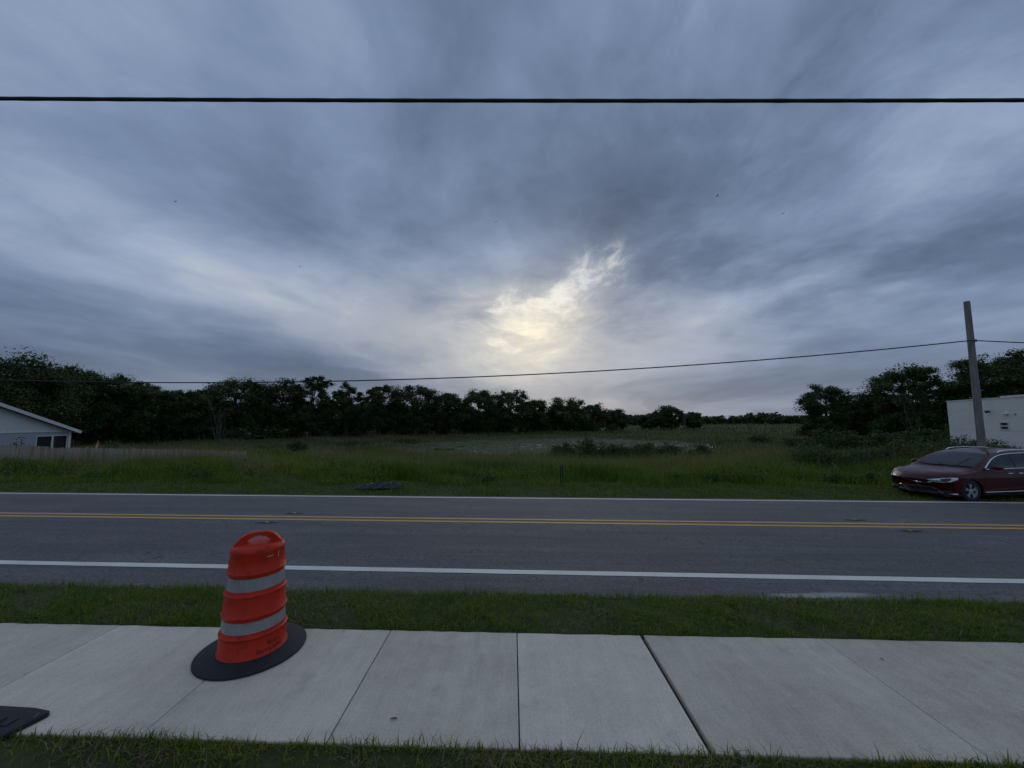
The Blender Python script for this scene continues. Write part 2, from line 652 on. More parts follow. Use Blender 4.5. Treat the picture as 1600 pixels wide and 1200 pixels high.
def terrain(x, y):
    x = np.asarray(x, float)
    y = np.asarray(y, float)
    near = sstep((6.5 - y) / 1.2)
    s = y + (ROAD_K * (1 - near) + WALK_K * near) * x
    z = np.interp(s, S_KEYS, Z_KEYS)
    rough = sstep((s - 16) / 10)
    z = z + rough * (0.05 * wob(x, y, 0.35, 1.0) + 0.03 * wob(x, y, 1.1, 2.0))
    # higher ground by the white building on the right and the house on the left
    z = z + 0.9 * sstep((x - 16) / 14) * sstep((s - 17) / 8) * (1 - sstep((s - 36) / 9))
    z = z + 0.35 * sstep((-x - 22) / 14) * sstep((s - 18) / 8) * (1 - sstep((s - 40) / 12))
    return z - 0.42 * sstep((0.6 - pond_distance(x, y)) / 2.2)


def make_ground():
    sv = np.unique(np.concatenate([np.array([-60, -30, -12, -6, -3, 0, 1.5, 2.3]), np.arange(2.6, 7.0, 0.07), np.array([2.975, 3.03, 4.44, 4.505]), np.arange(7, 12.6, 0.8),
                                   np.arange(12.6, 16, 0.12), np.arange(16, 45, 0.7), np.arange(45, 110, 3.0), np.geomspace(110, 2400, 26)]))
    u = np.linspace(-1, 1, 221)
    xv = np.sign(u) * (np.abs(u) * 28 + 1500 * np.abs(u) ** 5)
    X, Sg = np.meshgrid(xv, sv)
    near = sstep((6.5 - Sg) / 1.2)
    Y = Sg - (ROAD_K * (1 - near) + WALK_K * near) * np.clip(X, -80, 80)
    Z = terrain(X, Y)
    nx, ns = len(xv), len(sv)
    V = np.stack([X, Y, Z], -1).reshape(-1, 3)
    i = (np.arange(ns - 1)[:, None] * nx + np.arange(nx - 1)[None, :]).ravel()
    q = np.stack([i, i + 1, i + 1 + nx, i + nx], 1)
    me = fast_mesh('ground', V, [q])
    o = link('ground', me, M_GROUND)
    me.polygons.foreach_set('use_smooth', np.ones(len(me.polygons), bool))
    tag(o, 'uneven grassy ground falling from the road to the marsh', None, kind='structure')
    return o


make_ground()

# ------------------------------------------------------------------ road
EDGE_N, EDGE_F, CROWN = 5.86, 13.04, 9.65


def road_z(s):
    t = abs(s - CROWN) / 3.7
    return -0.12 - 0.105 * min(t, 1.2) ** 1.6


def road_sheet(mb, s0, s1, lift, ns, x0=-90, x1=90, nx=180, ragged=(0, 0)):
    vs, fs = [], []
    for i in range(nx + 1):
        x = x0 + (x1 - x0) * i / nx
        for k in range(ns + 1):
            s = s0 + (s1 - s0) * k / ns
            if k == 0 and ragged[0]:
                s += ragged[0] * (random.random() - 0.5)
            if k == ns and ragged[1]:
                s += ragged[1] * (random.random() - 0.5)
            vs.append((x, s - ROAD_K * x, road_z(s) + lift))
    for i in range(nx):
        for k in range(ns):
            a = i * (ns + 1) + k
            fs.append((a, a + ns + 1, a + ns + 2, a + 1))
    mb.add(vs, fs)


mb = MB()
road_sheet(mb, EDGE_N, EDGE_F, 0.0, 24, -90, 90, 360, (0.05, 0.05))
road = mb.build('road', M_ASPH, smooth=True)
tag(road, 'two lane asphalt road crossing the view', kind='structure')


def road_mark(name, s, w, mat, label):
    mb = MB()
    road_sheet(mb, s - w / 2, s + w / 2, 0.005, 2, -90, 90, 600, (0.008, 0.008))
    o = mb.build(name, mat, road, smooth=True)
    o['label'] = label


road_mark('edge_line', 6.69, 0.155, M_WHITE, 'white edge line on the near side of the road')
road_mark('edge_line', 12.76, 0.14, M_WHITE, 'white edge line on the far side of the road')
road_mark('centre_line', 9.515, 0.125, M_YELLOW, 'nearer stripe of the double yellow line')
road_mark('centre_line', 9.785, 0.125, M_YELLOW, 'farther stripe of the double yellow line')
# raised pavement markers and tar patches beside the yellow lines
M_TAR = plain('tar', (0.018, 0.018, 0.020), 0.75, bumps=0.4)
M_MARKER = plain('marker_plastic', (0.20, 0.15, 0.05), 0.4)
for (mx, ms, n) in ((-5.75, 10.13, 0), (-5.9, 9.22, 0), (8.45, 10.13, 0), (8.85, 9.22, 0)):
    mk = MB()
    w = 0.24
    y0 = ms - ROAD_K * mx
    zz0 = road_z(ms) + 0.004
    ring = []
    for k in range(14):
        a = 2 * math.pi * k / 14
        rr = 1 + 0.25 * (random.random() - 0.5)
        ring.append((mx + w * math.cos(a) * rr * 1.1, y0 + 0.075 * math.sin(a) * rr, zz0))
    mk.add(ring + [(mx, y0, zz0 + 0.010)], [(k, (k + 1) % 14, 14) for k in range(14)])
    o = mk.build('tar_patch', M_TAR, road)
    mk = MB()
    mk.add([(mx - .06, y0 - .05, zz0), (mx + .06, y0 - .05, zz0), (mx + .06, y0 + .05, zz0), (mx - .06, y0 + .05, zz0),
            (mx - .03, y0 - .045, zz0 + .022), (mx + .03, y0 - .045, zz0 + .022), (mx + .03, y0 + .045, zz0 + .022), (mx - .03, y0 + .045, zz0 + .022)],
           [(4, 5, 6, 7), (0, 1, 5, 4), (1, 2, 6, 5), (2, 3, 7, 6), (3, 0, 4, 7)])
    mk.build('road_stud', M_MARKER, o)

# ------------------------------------------------------------------ sidewalk, slab by slab
M_BED = plain('joint_soil', (0.035, 0.030, 0.024), 0.95)
mb = MB()
vs = []
for x in (-16, 16):
    for s, z in ((3.01, -0.05), (4.46, -0.05), (4.46, -0.12), (3.01, -0.12)):
        vs.append((x, s - WALK_K * x, z))
mb.add(vs, [(0, 4, 5, 1), (1, 5, 6, 2), (2, 6, 7, 3), (3, 7, 4, 0)])
sidewalk = mb.build('sidewalk', M_BED)
tag(sidewalk, 'concrete sidewalk along the grass verge', kind='structure')
JOINTS = [-14.0, -12.2, -10.4, -8.2, -6.35, -4.50, -2.78, -1.355, 0.055, 1.42, 3.33, 5.36, 7.2, 9.1, 11.0, 13.0]
WIDE = {1.42: 0.042, -8.2: 0.03}
for a, b in zip(JOINTS[:-1], JOINTS[1:]):
    ga, gb = WIDE.get(a, 0.009) / 2, WIDE.get(b, 0.009) / 2
    mb = MB()
    nx = 10
    top, r = 0.0, 0.008
    dz = random.uniform(-0.004, 0.004)
    loop, low = [], []
    xs = [a + ga + (b - gb - a - ga) * k / nx for k in range(nx + 1)]
    outline = [(x, 2.985 + random.uniform(-.006, .006)) for x in xs] + [(x, 4.49 + random.uniform(-.008, .008)) for x in reversed(xs)]
    n = len(outline)
    cxm, csm = (a + b) / 2, 3.74
    rings = []
    for inset, z in ((0, -0.11), (0, -r + dz), (0.003, -0.002 + dz), (0.009, dz)):
        for (x, s) in outline:
            x2 = x + (inset if x < cxm else -inset)
            s2 = s + (inset if s < csm else -inset)
            rings.append((x2, s2 - WALK_K * x2, z))
    fs = []
    for k in range(3):
        for i in range(n):
            j = (i + 1) % n
            fs.append((k * n + i, k * n + j, (k + 1) * n + j, (k + 1) * n + i))
    fs.append(tuple(3 * n + i for i in range(n)))
    mb.add(rings, fs)
    mb.build('slab', M_CONC, sidewalk)

# ------------------------------------------------------------------ pond with lily pads
mb = MB()
m = 84
pts = [POND_S.mean(0) + (p - POND_S.mean(0)) * 1.02 for p in POND_S]
mb.add([(p[0], p[1], -2.02) for p in pts], [tuple(range(m))])
pond = mb.build('pond', M_WATER)
tag(pond, 'shallow marsh pond mostly covered with lily pads', kind='structure')
n = 75000
X = rng.uniform(-22, 38, n)
Y = rng.uniform(42, 95, n)
k = in_poly(X, Y, POND_S)
dens = 0.30 + 0.32 * wob(X, Y, 0.28, 0.4) + 0.42 * wob(X, Y, 1.25, 2.0)
k &= rng.uniform(0, 1, n) < np.clip(dens + 0.55, 0.25, 0.97)
X, Y = X[k], Y[k]
n = len(X)
rad = rng.uniform(0.13, 0.30, n)
ang = np.linspace(0, 2 * np.pi, 8)[None, :7] + rng.uniform(0, 6.28, n)[:, None]
V = np.empty((n, 8, 3))
V[:, 0] = np.stack([X, Y, np.full(n, -2.008)], 1)
V[:, 1:, 0] = X[:, None] + rad[:, None] * np.cos(ang)
V[:, 1:, 1] = Y[:, None] + rad[:, None] * np.sin(ang)
V[:, 1:, 2] = -2.008 + rng.uniform(0.0, 0.012, (n, 7))
i = np.arange(n)[:, None] * 8
tris = np.concatenate([i + np.array([[0, a, a + 1]]) for a in range(1, 7)])
me = fast_mesh('lily_pads', V.reshape(-1, 3), [tris], np.repeat(rng.uniform(0, 1, n), 8))
tag(link('lily_pads', me, M_LILY), 'pale lily pads floating on the pond', 'lily pads', kind='stuff')


# ------------------------------------------------------------------ grass
def scatter(n, x0, x1, s0, s1, k=ROAD_K):
    x = rng.uniform(x0, x1, n)
    s = rng.uniform(s0, s1, n)
    return x, s - k * x, s


def lawn(name, n, x0, x1, s0, s1, k, h, w, label, mat, lean=0.7, bare=None, tmul=1.0, clump=0.4):
    x, y, s = scatter(n, x0, x1, s0, s1, k)
    keep = np.ones(n, bool)
    if clump:
        d = 0.62 + clump * wob(x, y, 2.3, 0.7) + clump * 0.7 * wob(x, y, 6.1, 1.9)
        keep &= rng.uniform(0, 1, n) < np.clip(d, 0.12, 1)
    if bare is not None:
        keep &= rng.uniform(0, 1, n) > bare(x, s)
    x, y, s = x[keep], y[keep], s[keep]
    n = len(x)
    hh = h * rng.lognormal(0, 0.35, n) * (1 + 0.25 * wob(x, y, 1.7, 3.0))
    hh = np.clip(hh, h * 0.3, h * 2.2)
    P = np.stack([x, y, terrain(x, y) - 0.01], 1)
    t = np.clip(rng.normal(0.48, 0.24, n) * tmul, 0, 1)
    me = blades_mesh(name, P, hh, w * rng.uniform(0.6, 1.3, n), lean, t)
    o = link(name, me, mat)
    tag(o, label, 'grass', kind='stuff')
    return o


# strip between sidewalk and road
lawn('grass', 105000, -9.5, 9.5, 4.50, 5.93, WALK_K, 0.062, 0.0065, 'short rough grass strip between sidewalk and road', M_LAWN, 0.9,
     bare=lambda x, s: 0.75 * np.exp(-(((x + 4.0) / 0.9) ** 2 + ((s - 5.05) / 0.16) ** 2)) + 0.5 * np.exp(-(((x - 0.2) / 0.8) ** 2 + ((s - 5.0) / 0.2) ** 2)))
x_, y_, s_ = scatter(5200, -9.5, 9.5, 5.80, 6.02, ROAD_K)
hh_ = 0.075 * rng.lognormal(0, 0.4, len(x_)) * (1 + 0.5 * wob(x_, y_, 1.5, 0.3))
hh_ = np.clip(hh_, 0.015, 0.22)
me = blades_mesh('grass', np.stack([x_, y_, terrain(x_, y_) - 0.005], 1), hh_, 0.007 * rng.uniform(.6, 1.3, len(x_)), 0.9, np.clip(rng.normal(.55, .25, len(x_)), 0, 1))
tag(link('grass', me, M_LAWN), 'ragged grass fringe overhanging the near road edge', 'grass', kind='stuff')
# rough verge at the photographer's feet
lawn('grass', 60000, -6.5, 6.5, 1.7, 2.985, WALK_K, 0.050, 0.0065, 'rough grass with bare soil in front of the sidewalk', M_LAWN, 1.0,
     bare=lambda x, s: 0.8 * sstep((2.86 - s) / 0.12) * sstep((-x - 0.2 + 0.8 * wob(x, s, 1.2, 0.2)) / 1.5), tmul=1.6)
x_, y_, s_ = scatter(3200, -6.5, 6.5, 2.93, 3.0, WALK_K)
hh_ = np.clip(0.048 * rng.lognormal(0, 0.42, len(x_)) * (1 + 0.5 * wob(x_, y_, 3.0, 0.9)), 0.015, 0.11)
me = blades_mesh('grass', np.stack([x_, y_, terrain(x_, y_) - 0.005], 1), hh_, 0.0075 * rng.uniform(.6, 1.3, len(x_)), 0.8, np.clip(rng.normal(.6, .25, len(x_)), 0, 1))
tag(link('grass', me, M_LAWN), 'grass blades reaching over the near edge of the sidewalk', 'grass', kind='stuff')
# dead thatch lying in the turf
def thatch(n, x0, x1, s0, s1, label, f):
    x, y, s = scatter(n, x0, x1, s0, s1, WALK_K)
    keep = rng.uniform(0, 1, n) < np.clip(0.25 + 0.6 * wob(x, y, f, 4.0) + 0.4 * wob(x, y, f * 3.1, 1.0), 0.02, 1)
    x, y = x[keep], y[keep]
    n = len(x)
    me = blades_mesh('dead_grass', np.stack([x, y, terrain(x, y) + rng.uniform(0.0, 0.02, n)], 1), rng.uniform(0.03, 0.075, n), 0.006 * rng.uniform(.6, 1.4, n), 1.9, rng.uniform(0, 1, n))
    tag(link('dead_grass', me, M_THATCH), label, 'dead grass', kind='stuff')


M_THATCH = foliage('dead_thatch', [(0.0, (0.075, 0.055, 0.030)), (0.6, (0.150, 0.115, 0.065)), (1.0, (0.230, 0.185, 0.115))], trans=0.05)
thatch(15000, -9.5, 9.5, 4.52, 5.9, 'dead brown thatch in the grass strip', 1.1)
thatch(18000, -6.5, 6.5, 1.7, 2.97, 'dead brown thatch in front of the sidewalk', 1.4)
# mown verge beyond the road
lawn('grass', 75000, -25, 27, 12.98, 16.0, ROAD_K, 0.085, 0.014, 'mown grass verge on the far side of the road', M_LAWN, 0.8, clump=0.25)
lawn('grass', 9000, -25, 27, 12.95, 13.12, ROAD_K, 0.07, 0.013, 'grass fringe along the far road edge', M_LAWN, 0.9, clump=0.45)


def field(name, n, s0, s1, h, w, label, mat, xk=1.42, clump=0.35, f=0.5, lean=0.5, spread=None, ramp_s=None, tmean=0.45, avoid_pond=True, hvar=0.3):
    s = rng.uniform(s0 ** 0.5, s1 ** 0.5, n) ** 2 if spread is None else s0 * (s1 / s0) ** rng.uniform(0, 1, n)
    x = rng.uniform(-1, 1, n) * s * xk
    y = s - ROAD_K * x
    d = 0.6 + clump * wob(x, y, f, 0.7) + clump * 0.8 * wob(x, y, f * 2.7, 1.9)
    keep = rng.uniform(0, 1, n) < np.clip(d, 0.08, 1)
    if avoid_pond:
        keep &= ~in_poly(x, y, POND_S)
    x, y, s = x[keep], y[keep], s[keep]
    n = len(x)
    hh = h * rng.lognormal(0, 0.25, n) * (1 + hvar * wob(x, y, f * 1.3, 3.0))
    if ramp_s:
        hh = hh * (0.25 + 0.75 * sstep((s - ramp_s[0]) / (ramp_s[1] - ramp_s[0])))
    hh = np.clip(hh, h * 0.12, h * 1.9)
    P = np.stack([x, y, terrain(x, y) - 0.02], 1)
    t = np.clip(rng.normal(tmean, 0.2, n) + 0.22 * wob(x, y, 0.3, 2.0) + 0.15 * wob(x, y, 0.9, 5.0), 0, 1)
    me = blades_mesh(name, P, hh, w * rng.uniform(0.6, 1.4, n) * (0.7 + s / 60), lean, t)
    o = link(name, me, mat)
    tag(o, label, 'grass', kind='stuff')


field('tall_grass', 150000, 15.4, 30, 0.62, 0.020, 'tall green grass on the slope below the verge', M_TALL, ramp_s=(15.4, 19.5), hvar=0.5, clump=0.45)
field('tall_grass', 60000, 28, 46, 0.80, 0.030, 'tall green grass running down to the pond', M_TALL, tmean=0.6)
field('seed_grass', 80000, 20, 42, 1.12, 0.012, 'tan seed heads standing above the tall grass', M_SEED, lean=0.35, ramp_s=(20, 26), tmean=0.5, clump=0.45, f=0.22)
field('marsh_grass', 90000, 42, 130, 0.62, 0.05, 'olive marsh grass around and beyond the pond', M_MARSH, spread='log', f=0.12, hvar=0.35)
field('marsh_grass', 30000, 110, 420, 0.8, 0.11, 'far olive marsh reaching the distant trees', M_MARSH, spread='log', f=0.05)
# reeds standing in the shallow pond
n = 26000
x = rng.uniform(-22, 38, n)
y = rng.uniform(42, 95, n)
sd = pond_distance(x, y)
edge = np.exp(-((sd + 1.5) / 2.2) ** 2)
k = (sd < 1.0) & (rng.uniform(0, 1, n) < np.clip(0.75 * edge + 0.5 * (wob(x, y, 0.45, 1.3) - 0.55) + 0.35 * (wob(x, y, 1.3, 0.2) - 0.5), 0.03, 1))
x, y = x[k], y[k]
n = len(x)
me = blades_mesh('reeds', np.stack([x, y, np.full(n, -2.05)], 1), 0.42 * rng.lognormal(0, 0.35, n), 0.06 * rng.uniform(.6, 1.4, n), 0.4, np.clip(rng.normal(0.35, 0.2, n), 0, 1))
tag(link('reeds', me, M_MARSH), 'low reeds standing in and around the pond', 'reeds', kind='stuff')


# ================================================================== trees and shrubs
def limb(mb, p0, p1, r0, r1, sag, n=5, sides=6):
    p0, p1 = Vector(p0), Vector(p1)
    L = (p1 - p0).length
    off = Vector((random.uniform(-1, 1), random.uniform(-1, 1), sag)) * L * 0.14
    pts, rad = [], []
    for i in range(n):
        t = i / (n - 1)
        pts.append(p0.lerp(p1, t) + off * (4 * t * (1 - t)) + Vector((random.uniform(-1, 1), random.uniform(-1, 1), 0)) * L * 0.02)
        rad.append(r0 + (r1 - r0) * t)
    mb.tube(pts, rad, sides, cap=True)
    return pts


def tree(name, x, y, h, rad, label, cat='tree', group=None, base=0.18, lobes=26, per=70, leaf=0.40, lobe_r=0.26, mat=None, bark=None,
         shape=1.0, seed=0, limbs=7, top_bias=0.0, squash=0.8, lean=0.0, gap=0.0):
    """a broad-leaved tree: trunk, limbs and clumps of leaves at the limb ends"""
    global rng
    random.seed(seed)
    rng = np.random.default_rng(seed + 100)
    mat = mat or M_LEAF
    bark = bark or M_BARK
    z0 = float(terrain(x, y)) - 0.05
    root = empty(name, (x, y, z0))
    tag(root, label, cat, group)
    mb = MB()
    tr = max(0.09, h * 0.026)
    fork = h * (0.30 + 0.12 * random.random())
    pts = [(0, 0, -0.1), (random.uniform(-.1, .1), random.uniform(-.1, .1), fork * 0.5), (lean * 0.3 + random.uniform(-.2, .2), random.uniform(-.2, .2), fork),
           (lean * 0.7 + random.uniform(-.4, .4), random.uniform(-.3, .3), h * 0.66), (lean, random.uniform(-.3, .3), h * 0.86)]
    mb.tube(pts, [tr * 1.25, tr, tr * 0.85, tr * 0.45, tr * 0.12], 8)
    cb = h * base
    cz = (cb + h) / 2
    hz = (h - cb) / 2
    cs = []
    for i in range(lobes):
        g = (i + 0.5) / lobes
        t = 1 - 2 * g
        a = i * 2.39996 + random.uniform(-.5, .5)
        t = max(-1, min(1, t + top_bias * (1 - abs(t))))
        ring = math.sqrt(max(0, 1 - t * t)) ** (0.62 * shape)
        q = random.uniform(0.45, 0.92)
        cs.append(Vector((lean * 0.6 + rad * ring * q * math.cos(a), rad * ring * q * math.sin(a), cz + hz * t * random.uniform(0.72, 0.98) * (1 - lobe_r * 0.5))))
    order = sorted(cs, key=lambda c: -c.z)
    for c in order[::max(1, len(order) // (limbs * 2))]:
        t0 = random.uniform(0.35, 0.85)
        k = int(t0 * 4)
        st = Vector(pts[min(k, 3)]).lerp(Vector(pts[min(k + 1, 4)]), t0 * 4 - k) if k < 4 else Vector(pts[4])
        if st.z > c.z + 0.5:
            st = Vector(pts[2])
        p = limb(mb, st, c, tr * 0.38, tr * 0.06, 0.5)
        for _ in range(2):
            e = c + Vector((random.uniform(-1, 1), random.uniform(-1, 1), random.uniform(-.3, .8))) * rad * 0.28
            limb(mb, p[-2], e, tr * 0.12, tr * 0.03, 0.3, 4, 4)
    mb.build('trunk', bark, root, smooth=True)
    P, T, Z = [], [], []
    for c in cs:
        if gap and random.random() < gap:
            continue
        n = int(per * random.uniform(0.6, 1.4))
        r = rad * lobe_r * random.uniform(0.7, 1.4)
        # each clump is a handful of tight leaf sprays round a limb end
        ns = 9
        sub = unit(rng.normal(size=(ns, 3)) + np.array([[0, 0, 0.25]])) * (r * rng.uniform(0.35, 0.95, ns))[:, None] * np.array([[1.15, 1.15, squash]])
        pick = rng.integers(0, ns, n)
        off = np.clip(rng.normal(size=(n, 3)), -1.5, 1.5) * (r * 0.22) * np.array([[1.2, 1.2, 0.75]])
        pp = np.array([[c.x, c.y, c.z]]) + sub[pick] + off
        pp[:, 2] = np.minimum(pp[:, 2], h * 1.01)
        P.append(pp)
        tn = rng.uniform(0.2, 0.75, ns)
        T.append(np.clip(tn[pick] + rng.normal(0, 0.13, n), 0, 1))
        Z.append(np.full(n, 1.0))
        # the shaded inside of the clump carries larger overlapping sprays
        m = n // 4
        pick = rng.integers(0, ns, m)
        P.append(np.array([[c.x, c.y, c.z]]) + sub[pick] * rng.uniform(0.2, 0.95, m)[:, None] + np.clip(rng.normal(size=(m, 3)), -1.2, 1.2) * (r * 0.16))
        T.append(np.clip(tn[pick] + rng.normal(0, 0.1, m), 0, 1))
        Z.append(np.full(m, 2.3))
    P = np.concatenate(P)
    T = np.concatenate(T)
    me = leaves_mesh('crown', P, leaf * np.concatenate(Z) * rng.uniform(0.6, 1.3, len(P)), T, aspect=0.75)
    link('crown', me, mat, root)
    return root


def shrub(name, x, y, h, rx, ry, label, cat='bush', group=None, lobes=12, per=70, leaf=0.14, mat=None, seed=0, up=0.0):
    global rng
    random.seed(seed)
    rng = np.random.default_rng(seed + 500)
    z0 = float(terrain(x, y)) - 0.03
    root = empty(name, (x, y, z0))
    tag(root, label, cat, group)
    mb = MB()
    P, T = [], []
    for i in range(lobes):
        a = random.uniform(0, 6.283)
        q = math.sqrt(random.random()) * 0.85
        cx, cy = rx * q * math.cos(a), ry * q * math.sin(a)
        top = h * (1 - 0.55 * q * q) * random.uniform(0.65, 1.05)
        mb.tube([(cx * 0.25, cy * 0.25, 0), (cx * 0.7, cy * 0.7, top * 0.5), (cx, cy, top * 0.92)], [0.02 + h * .006, 0.014 + h * .004, 0.006], 5)
        n = int(per * random.uniform(0.7, 1.3))
        zz_ = rng.uniform(0.05, 1.0, n) ** 0.75 * top
        wdt = min(rx, ry) * 0.42 * (1 - 0.55 * (zz_ / top) ** 2) + 0.04
        d = rng.normal(size=(n, 2)) * 0.62
        P.append(np.stack([cx * (0.5 + 0.5 * zz_ / top) + d[:, 0] * wdt, cy * (0.5 + 0.5 * zz_ / top) + d[:, 1] * wdt, zz_], 1))
        T.append(np.clip(rng.normal(random.uniform(0.25, 0.7), 0.18, n), 0, 1))
    mb.build('stem', M_BARK, root)
    P = np.concatenate(P)
    T = np.concatenate(T)
    me = leaves_mesh('foliage', P, leaf * rng.uniform(0.6, 1.4, len(P)), T, aspect=0.55)
    link('foliage', me, mat or M_LEAF2, root)
    return root


ORD = ['first', 'second', 'third', 'fourth', 'fifth', 'sixth', 'seventh', 'eighth', 'ninth', 'tenth', 'eleventh', 'twelfth', 'thirteenth', 'fourteenth', 'fifteenth', 'sixteenth',
       'seventeenth', 'eighteenth', 'nineteenth', 'twentieth', 'twenty-first', 'twenty-second', 'twenty-third', 'twenty-fourth', 'twenty-fifth', 'twenty-sixth']


def bare_tree(name, x, y, h, label, seed=0, spread=0.35, n=7, thick=1.0, mat=None):
    random.seed(seed)
    z0 = float(terrain(x, y)) - 0.05
    mb = MB()
    for i in range(n):
        a = random.uniform(0, 6.28)
        q = spread * h * random.uniform(0.3, 1)
        e = Vector((q * math.cos(a), q * math.sin(a), h * random.uniform(0.65, 1.0)))
        p = limb(mb, (random.uniform(-.15, .15), random.uniform(-.15, .15), 0), e, h * 0.014 * thick, h * 0.003 * thick, 0.6, 6, 6)
        for _ in range(5):
            k = random.randint(2, 5)
            b = p[k]
            limb(mb, b, b + Vector((random.uniform(-1, 1), random.uniform(-1, 1), random.uniform(0.4, 1.2))) * h * 0.16, h * 0.005 * thick, h * 0.0015, 0.3, 4, 4)
    o = mb.build(name, mat or M_DEAD, None, smooth=True)
    o.location = (x, y, z0)
    tag(o, label, 'bare tree')
    return o


def at(px, D):      # metres to the right of the road's midpoint in view at distance D
    return (px - 800) / 601.0 * D


def hgt(py, D, x):  # crown top above local ground
    return 2.35 + (655 - py) / 601.0 * D * 1.0 - float(terrain(x, D))


# --- the wood behind the house, left
G_WOOD = 'trees of the wood behind the marsh'
LEFT = [(28, 50, 545, 6.6, 'tallest dark tree of the wood, right above the house roof'),
        (-50, 46, 560, 5.5, 'dark tree at the left end of the wood behind the house'),
        (82, 62, 575, 4.6, 'dark tree just right of the tallest one above the house'),
        (128, 60, 566, 4.4, 'flat topped open tree right of the house with sky showing under its crown'),
        (185, 64, 582, 4.8, 'dark tree in the wood with one thin shoot standing above its crown'),
        (232, 70, 596, 4.4, 'lower dark tree left of the bare pale tree'),
        (285, 74, 606, 4.4, 'low dark tree left of the round topped oaks')]
for i, (px, D, top, r, lab) in enumerate(LEFT):
    x = at(px, D)
    tree('oak_tree', x, D, hgt(top, D, x), r * 1.1, lab, group=G_WOOD, base=0.06, lobes=54, per=520, leaf=0.20, lobe_r=0.30, seed=20 + i, squash=0.62)
# --- the line of oaks across the marsh
MID = [(318, 80, 607, 3.4, 'small oak at the left end of the oak row, by the bare tree'),
       (368, 86, 591, 6.2, 'broad round topped oak, first large one right of the bare tree'),
       (440, 92, 597, 6.0, 'second large oak of the row, broad with a flat top'),
       (487, 92, 589, 5.2, 'tall oak with a narrow knob of a crown left of the notch in the row'),
       (543, 96, 596, 5.0, 'open crowned oak right of the notch with sky showing through'),
       (594, 98, 599, 5.2, 'oak in the middle of the row between open crowned and broad oaks'),
       (645, 102, 602, 6.6, 'broad dense oak left of the low saddle in the row'),
       (700, 108, 612, 5.4, 'lower oak in the saddle of the row'),
       (748, 112, 611, 6.0, 'dense round oak right of the saddle in the row'),
       (797, 116, 610, 6.2, 'dome shaped oak above the left shore of the pond'),
       (835, 124, 624, 5.0, 'small oak between two domes near the right end of the row'),
       (885, 130, 624, 7.4, 'last broad oak of the row, above the middle of the pond'),
       (925, 138, 633, 5.4, 'lower oak near the right end of the row'),
       (962, 146, 641, 5.0, 'end oak of the row, before the open gap of sky')]
for i, (px, D, top, r, lab) in enumerate(MID):
    x = at(px, D)
    op = i in (3, 4, 5)
    tree('oak_tree', x, D, hgt(top, D, x) * 1.06, r * 1.08, lab, group=G_WOOD, base=0.03, lobes=50 if not op else 40, per=400, leaf=0.29, lobe_r=0.30 if not op else 0.25,
         seed=60 + i, squash=0.72, gap=0.04 if not op else 0.1)
BACK = [(335, 100, 622, 6), (410, 106, 618, 6.5), (470, 110, 622, 6), (520, 112, 626, 6.5), (570, 116, 622, 6.5), (620, 120, 624, 7), (675, 124, 630, 7),
        (730, 130, 632, 7), (780, 134, 630, 7), (850, 142, 640, 7), (905, 150, 642, 7), (250, 90, 622, 6), (190, 84, 618, 6), (110, 78, 620, 6), (40, 70, 610, 6)]
names = ['behind the first large oak', 'behind the second large oak', 'behind the tall knobbed oak', 'behind the notch in the oak row', 'behind the open crowned oak',
         'behind the broad dense oak', 'behind the left flank of the saddle', 'behind the right flank of the saddle', 'behind the dome above the pond', 'behind the small oak between domes',
         'behind the last broad oak', 'behind the bare pale tree', 'behind the tree with the thin shoot', 'behind the flat topped open tree', 'behind the tallest tree over the house']
for i, ((px, D, top, r), nm) in enumerate(zip(BACK, names)):
    x = at(px, D)
    tree('oak_tree', x, D, hgt(top + 6, D, x), r, 'dark filler tree ' + nm, group=G_WOOD, base=0.0, lobes=36, per=150, leaf=0.52, lobe_r=0.34, seed=120 + i)
# undergrowth along the foot of the wood
for i in range(26):
    px = 150 + i * 32 + random.uniform(-8, 8)
    D = 62 + i * 2.9
    x = at(px, D)
    shrub('thicket_bush', x, D, random.uniform(2.6, 4.4), random.uniform(2.4, 3.8), 1.8, 'dark undergrowth bush at the foot of the wood, %s from the left' % ORD[i], group='undergrowth along the wood',
          lobes=16, per=60, leaf=0.42, mat=M_LEAF, seed=300 + i)
# --- clump right of the gap, and the far tree line
CL = [(1012, 160, 646, 4.4, 'leftmost low tree of the clump right of the sky gap'), (1048, 158, 633, 5.0, 'tallest tree of the clump right of the sky gap'),
      (1030, 166, 640, 4.6, 'middle tree of the clump right of the sky gap'), (1082, 162, 644, 4.4, 'rightmost tree of the clump right of the sky gap')]
for i, (px, D, top, r, lab) in enumerate(CL):
    x = at(px, D)
    tree('oak_tree', x, D, hgt(top, D, x), r, lab, group='clump right of the sky gap', base=0.02, lobes=40, per=140, leaf=0.5, lobe_r=0.32, seed=160 + i)
FAR = [(965, 300, 652), (990, 260, 651), (1112, 300, 653), (1136, 330, 652), (1160, 340, 651), (1182, 310, 647), (1205, 320, 648), (1228, 340, 652), (1250, 330, 651), (1272, 340, 650)]
for i, (px, D, top) in enumerate(FAR):
    x = at(px, D)
    tree('far_tree', x, D, hgt(top, D, x) + 1.0, 9.0, 'far low tree on the horizon between the woods, %s from the left' % ORD[i], group='far trees on the horizon', base=0.0, lobes=22, per=45, leaf=1.3, lobe_r=0.3, seed=180 + i)
bare_tree('bare_tree', at(346, 66), 66, 7.4, 'pale leafless shrubby tree in front of the round topped oaks', seed=5, spread=0.24, n=9, thick=0.42)
bare_tree('bare_tree', at(1069, 150), 150, 7.8, 'thin leafless snag sticking out of the clump right of the gap', seed=8, spread=0.12, n=4)
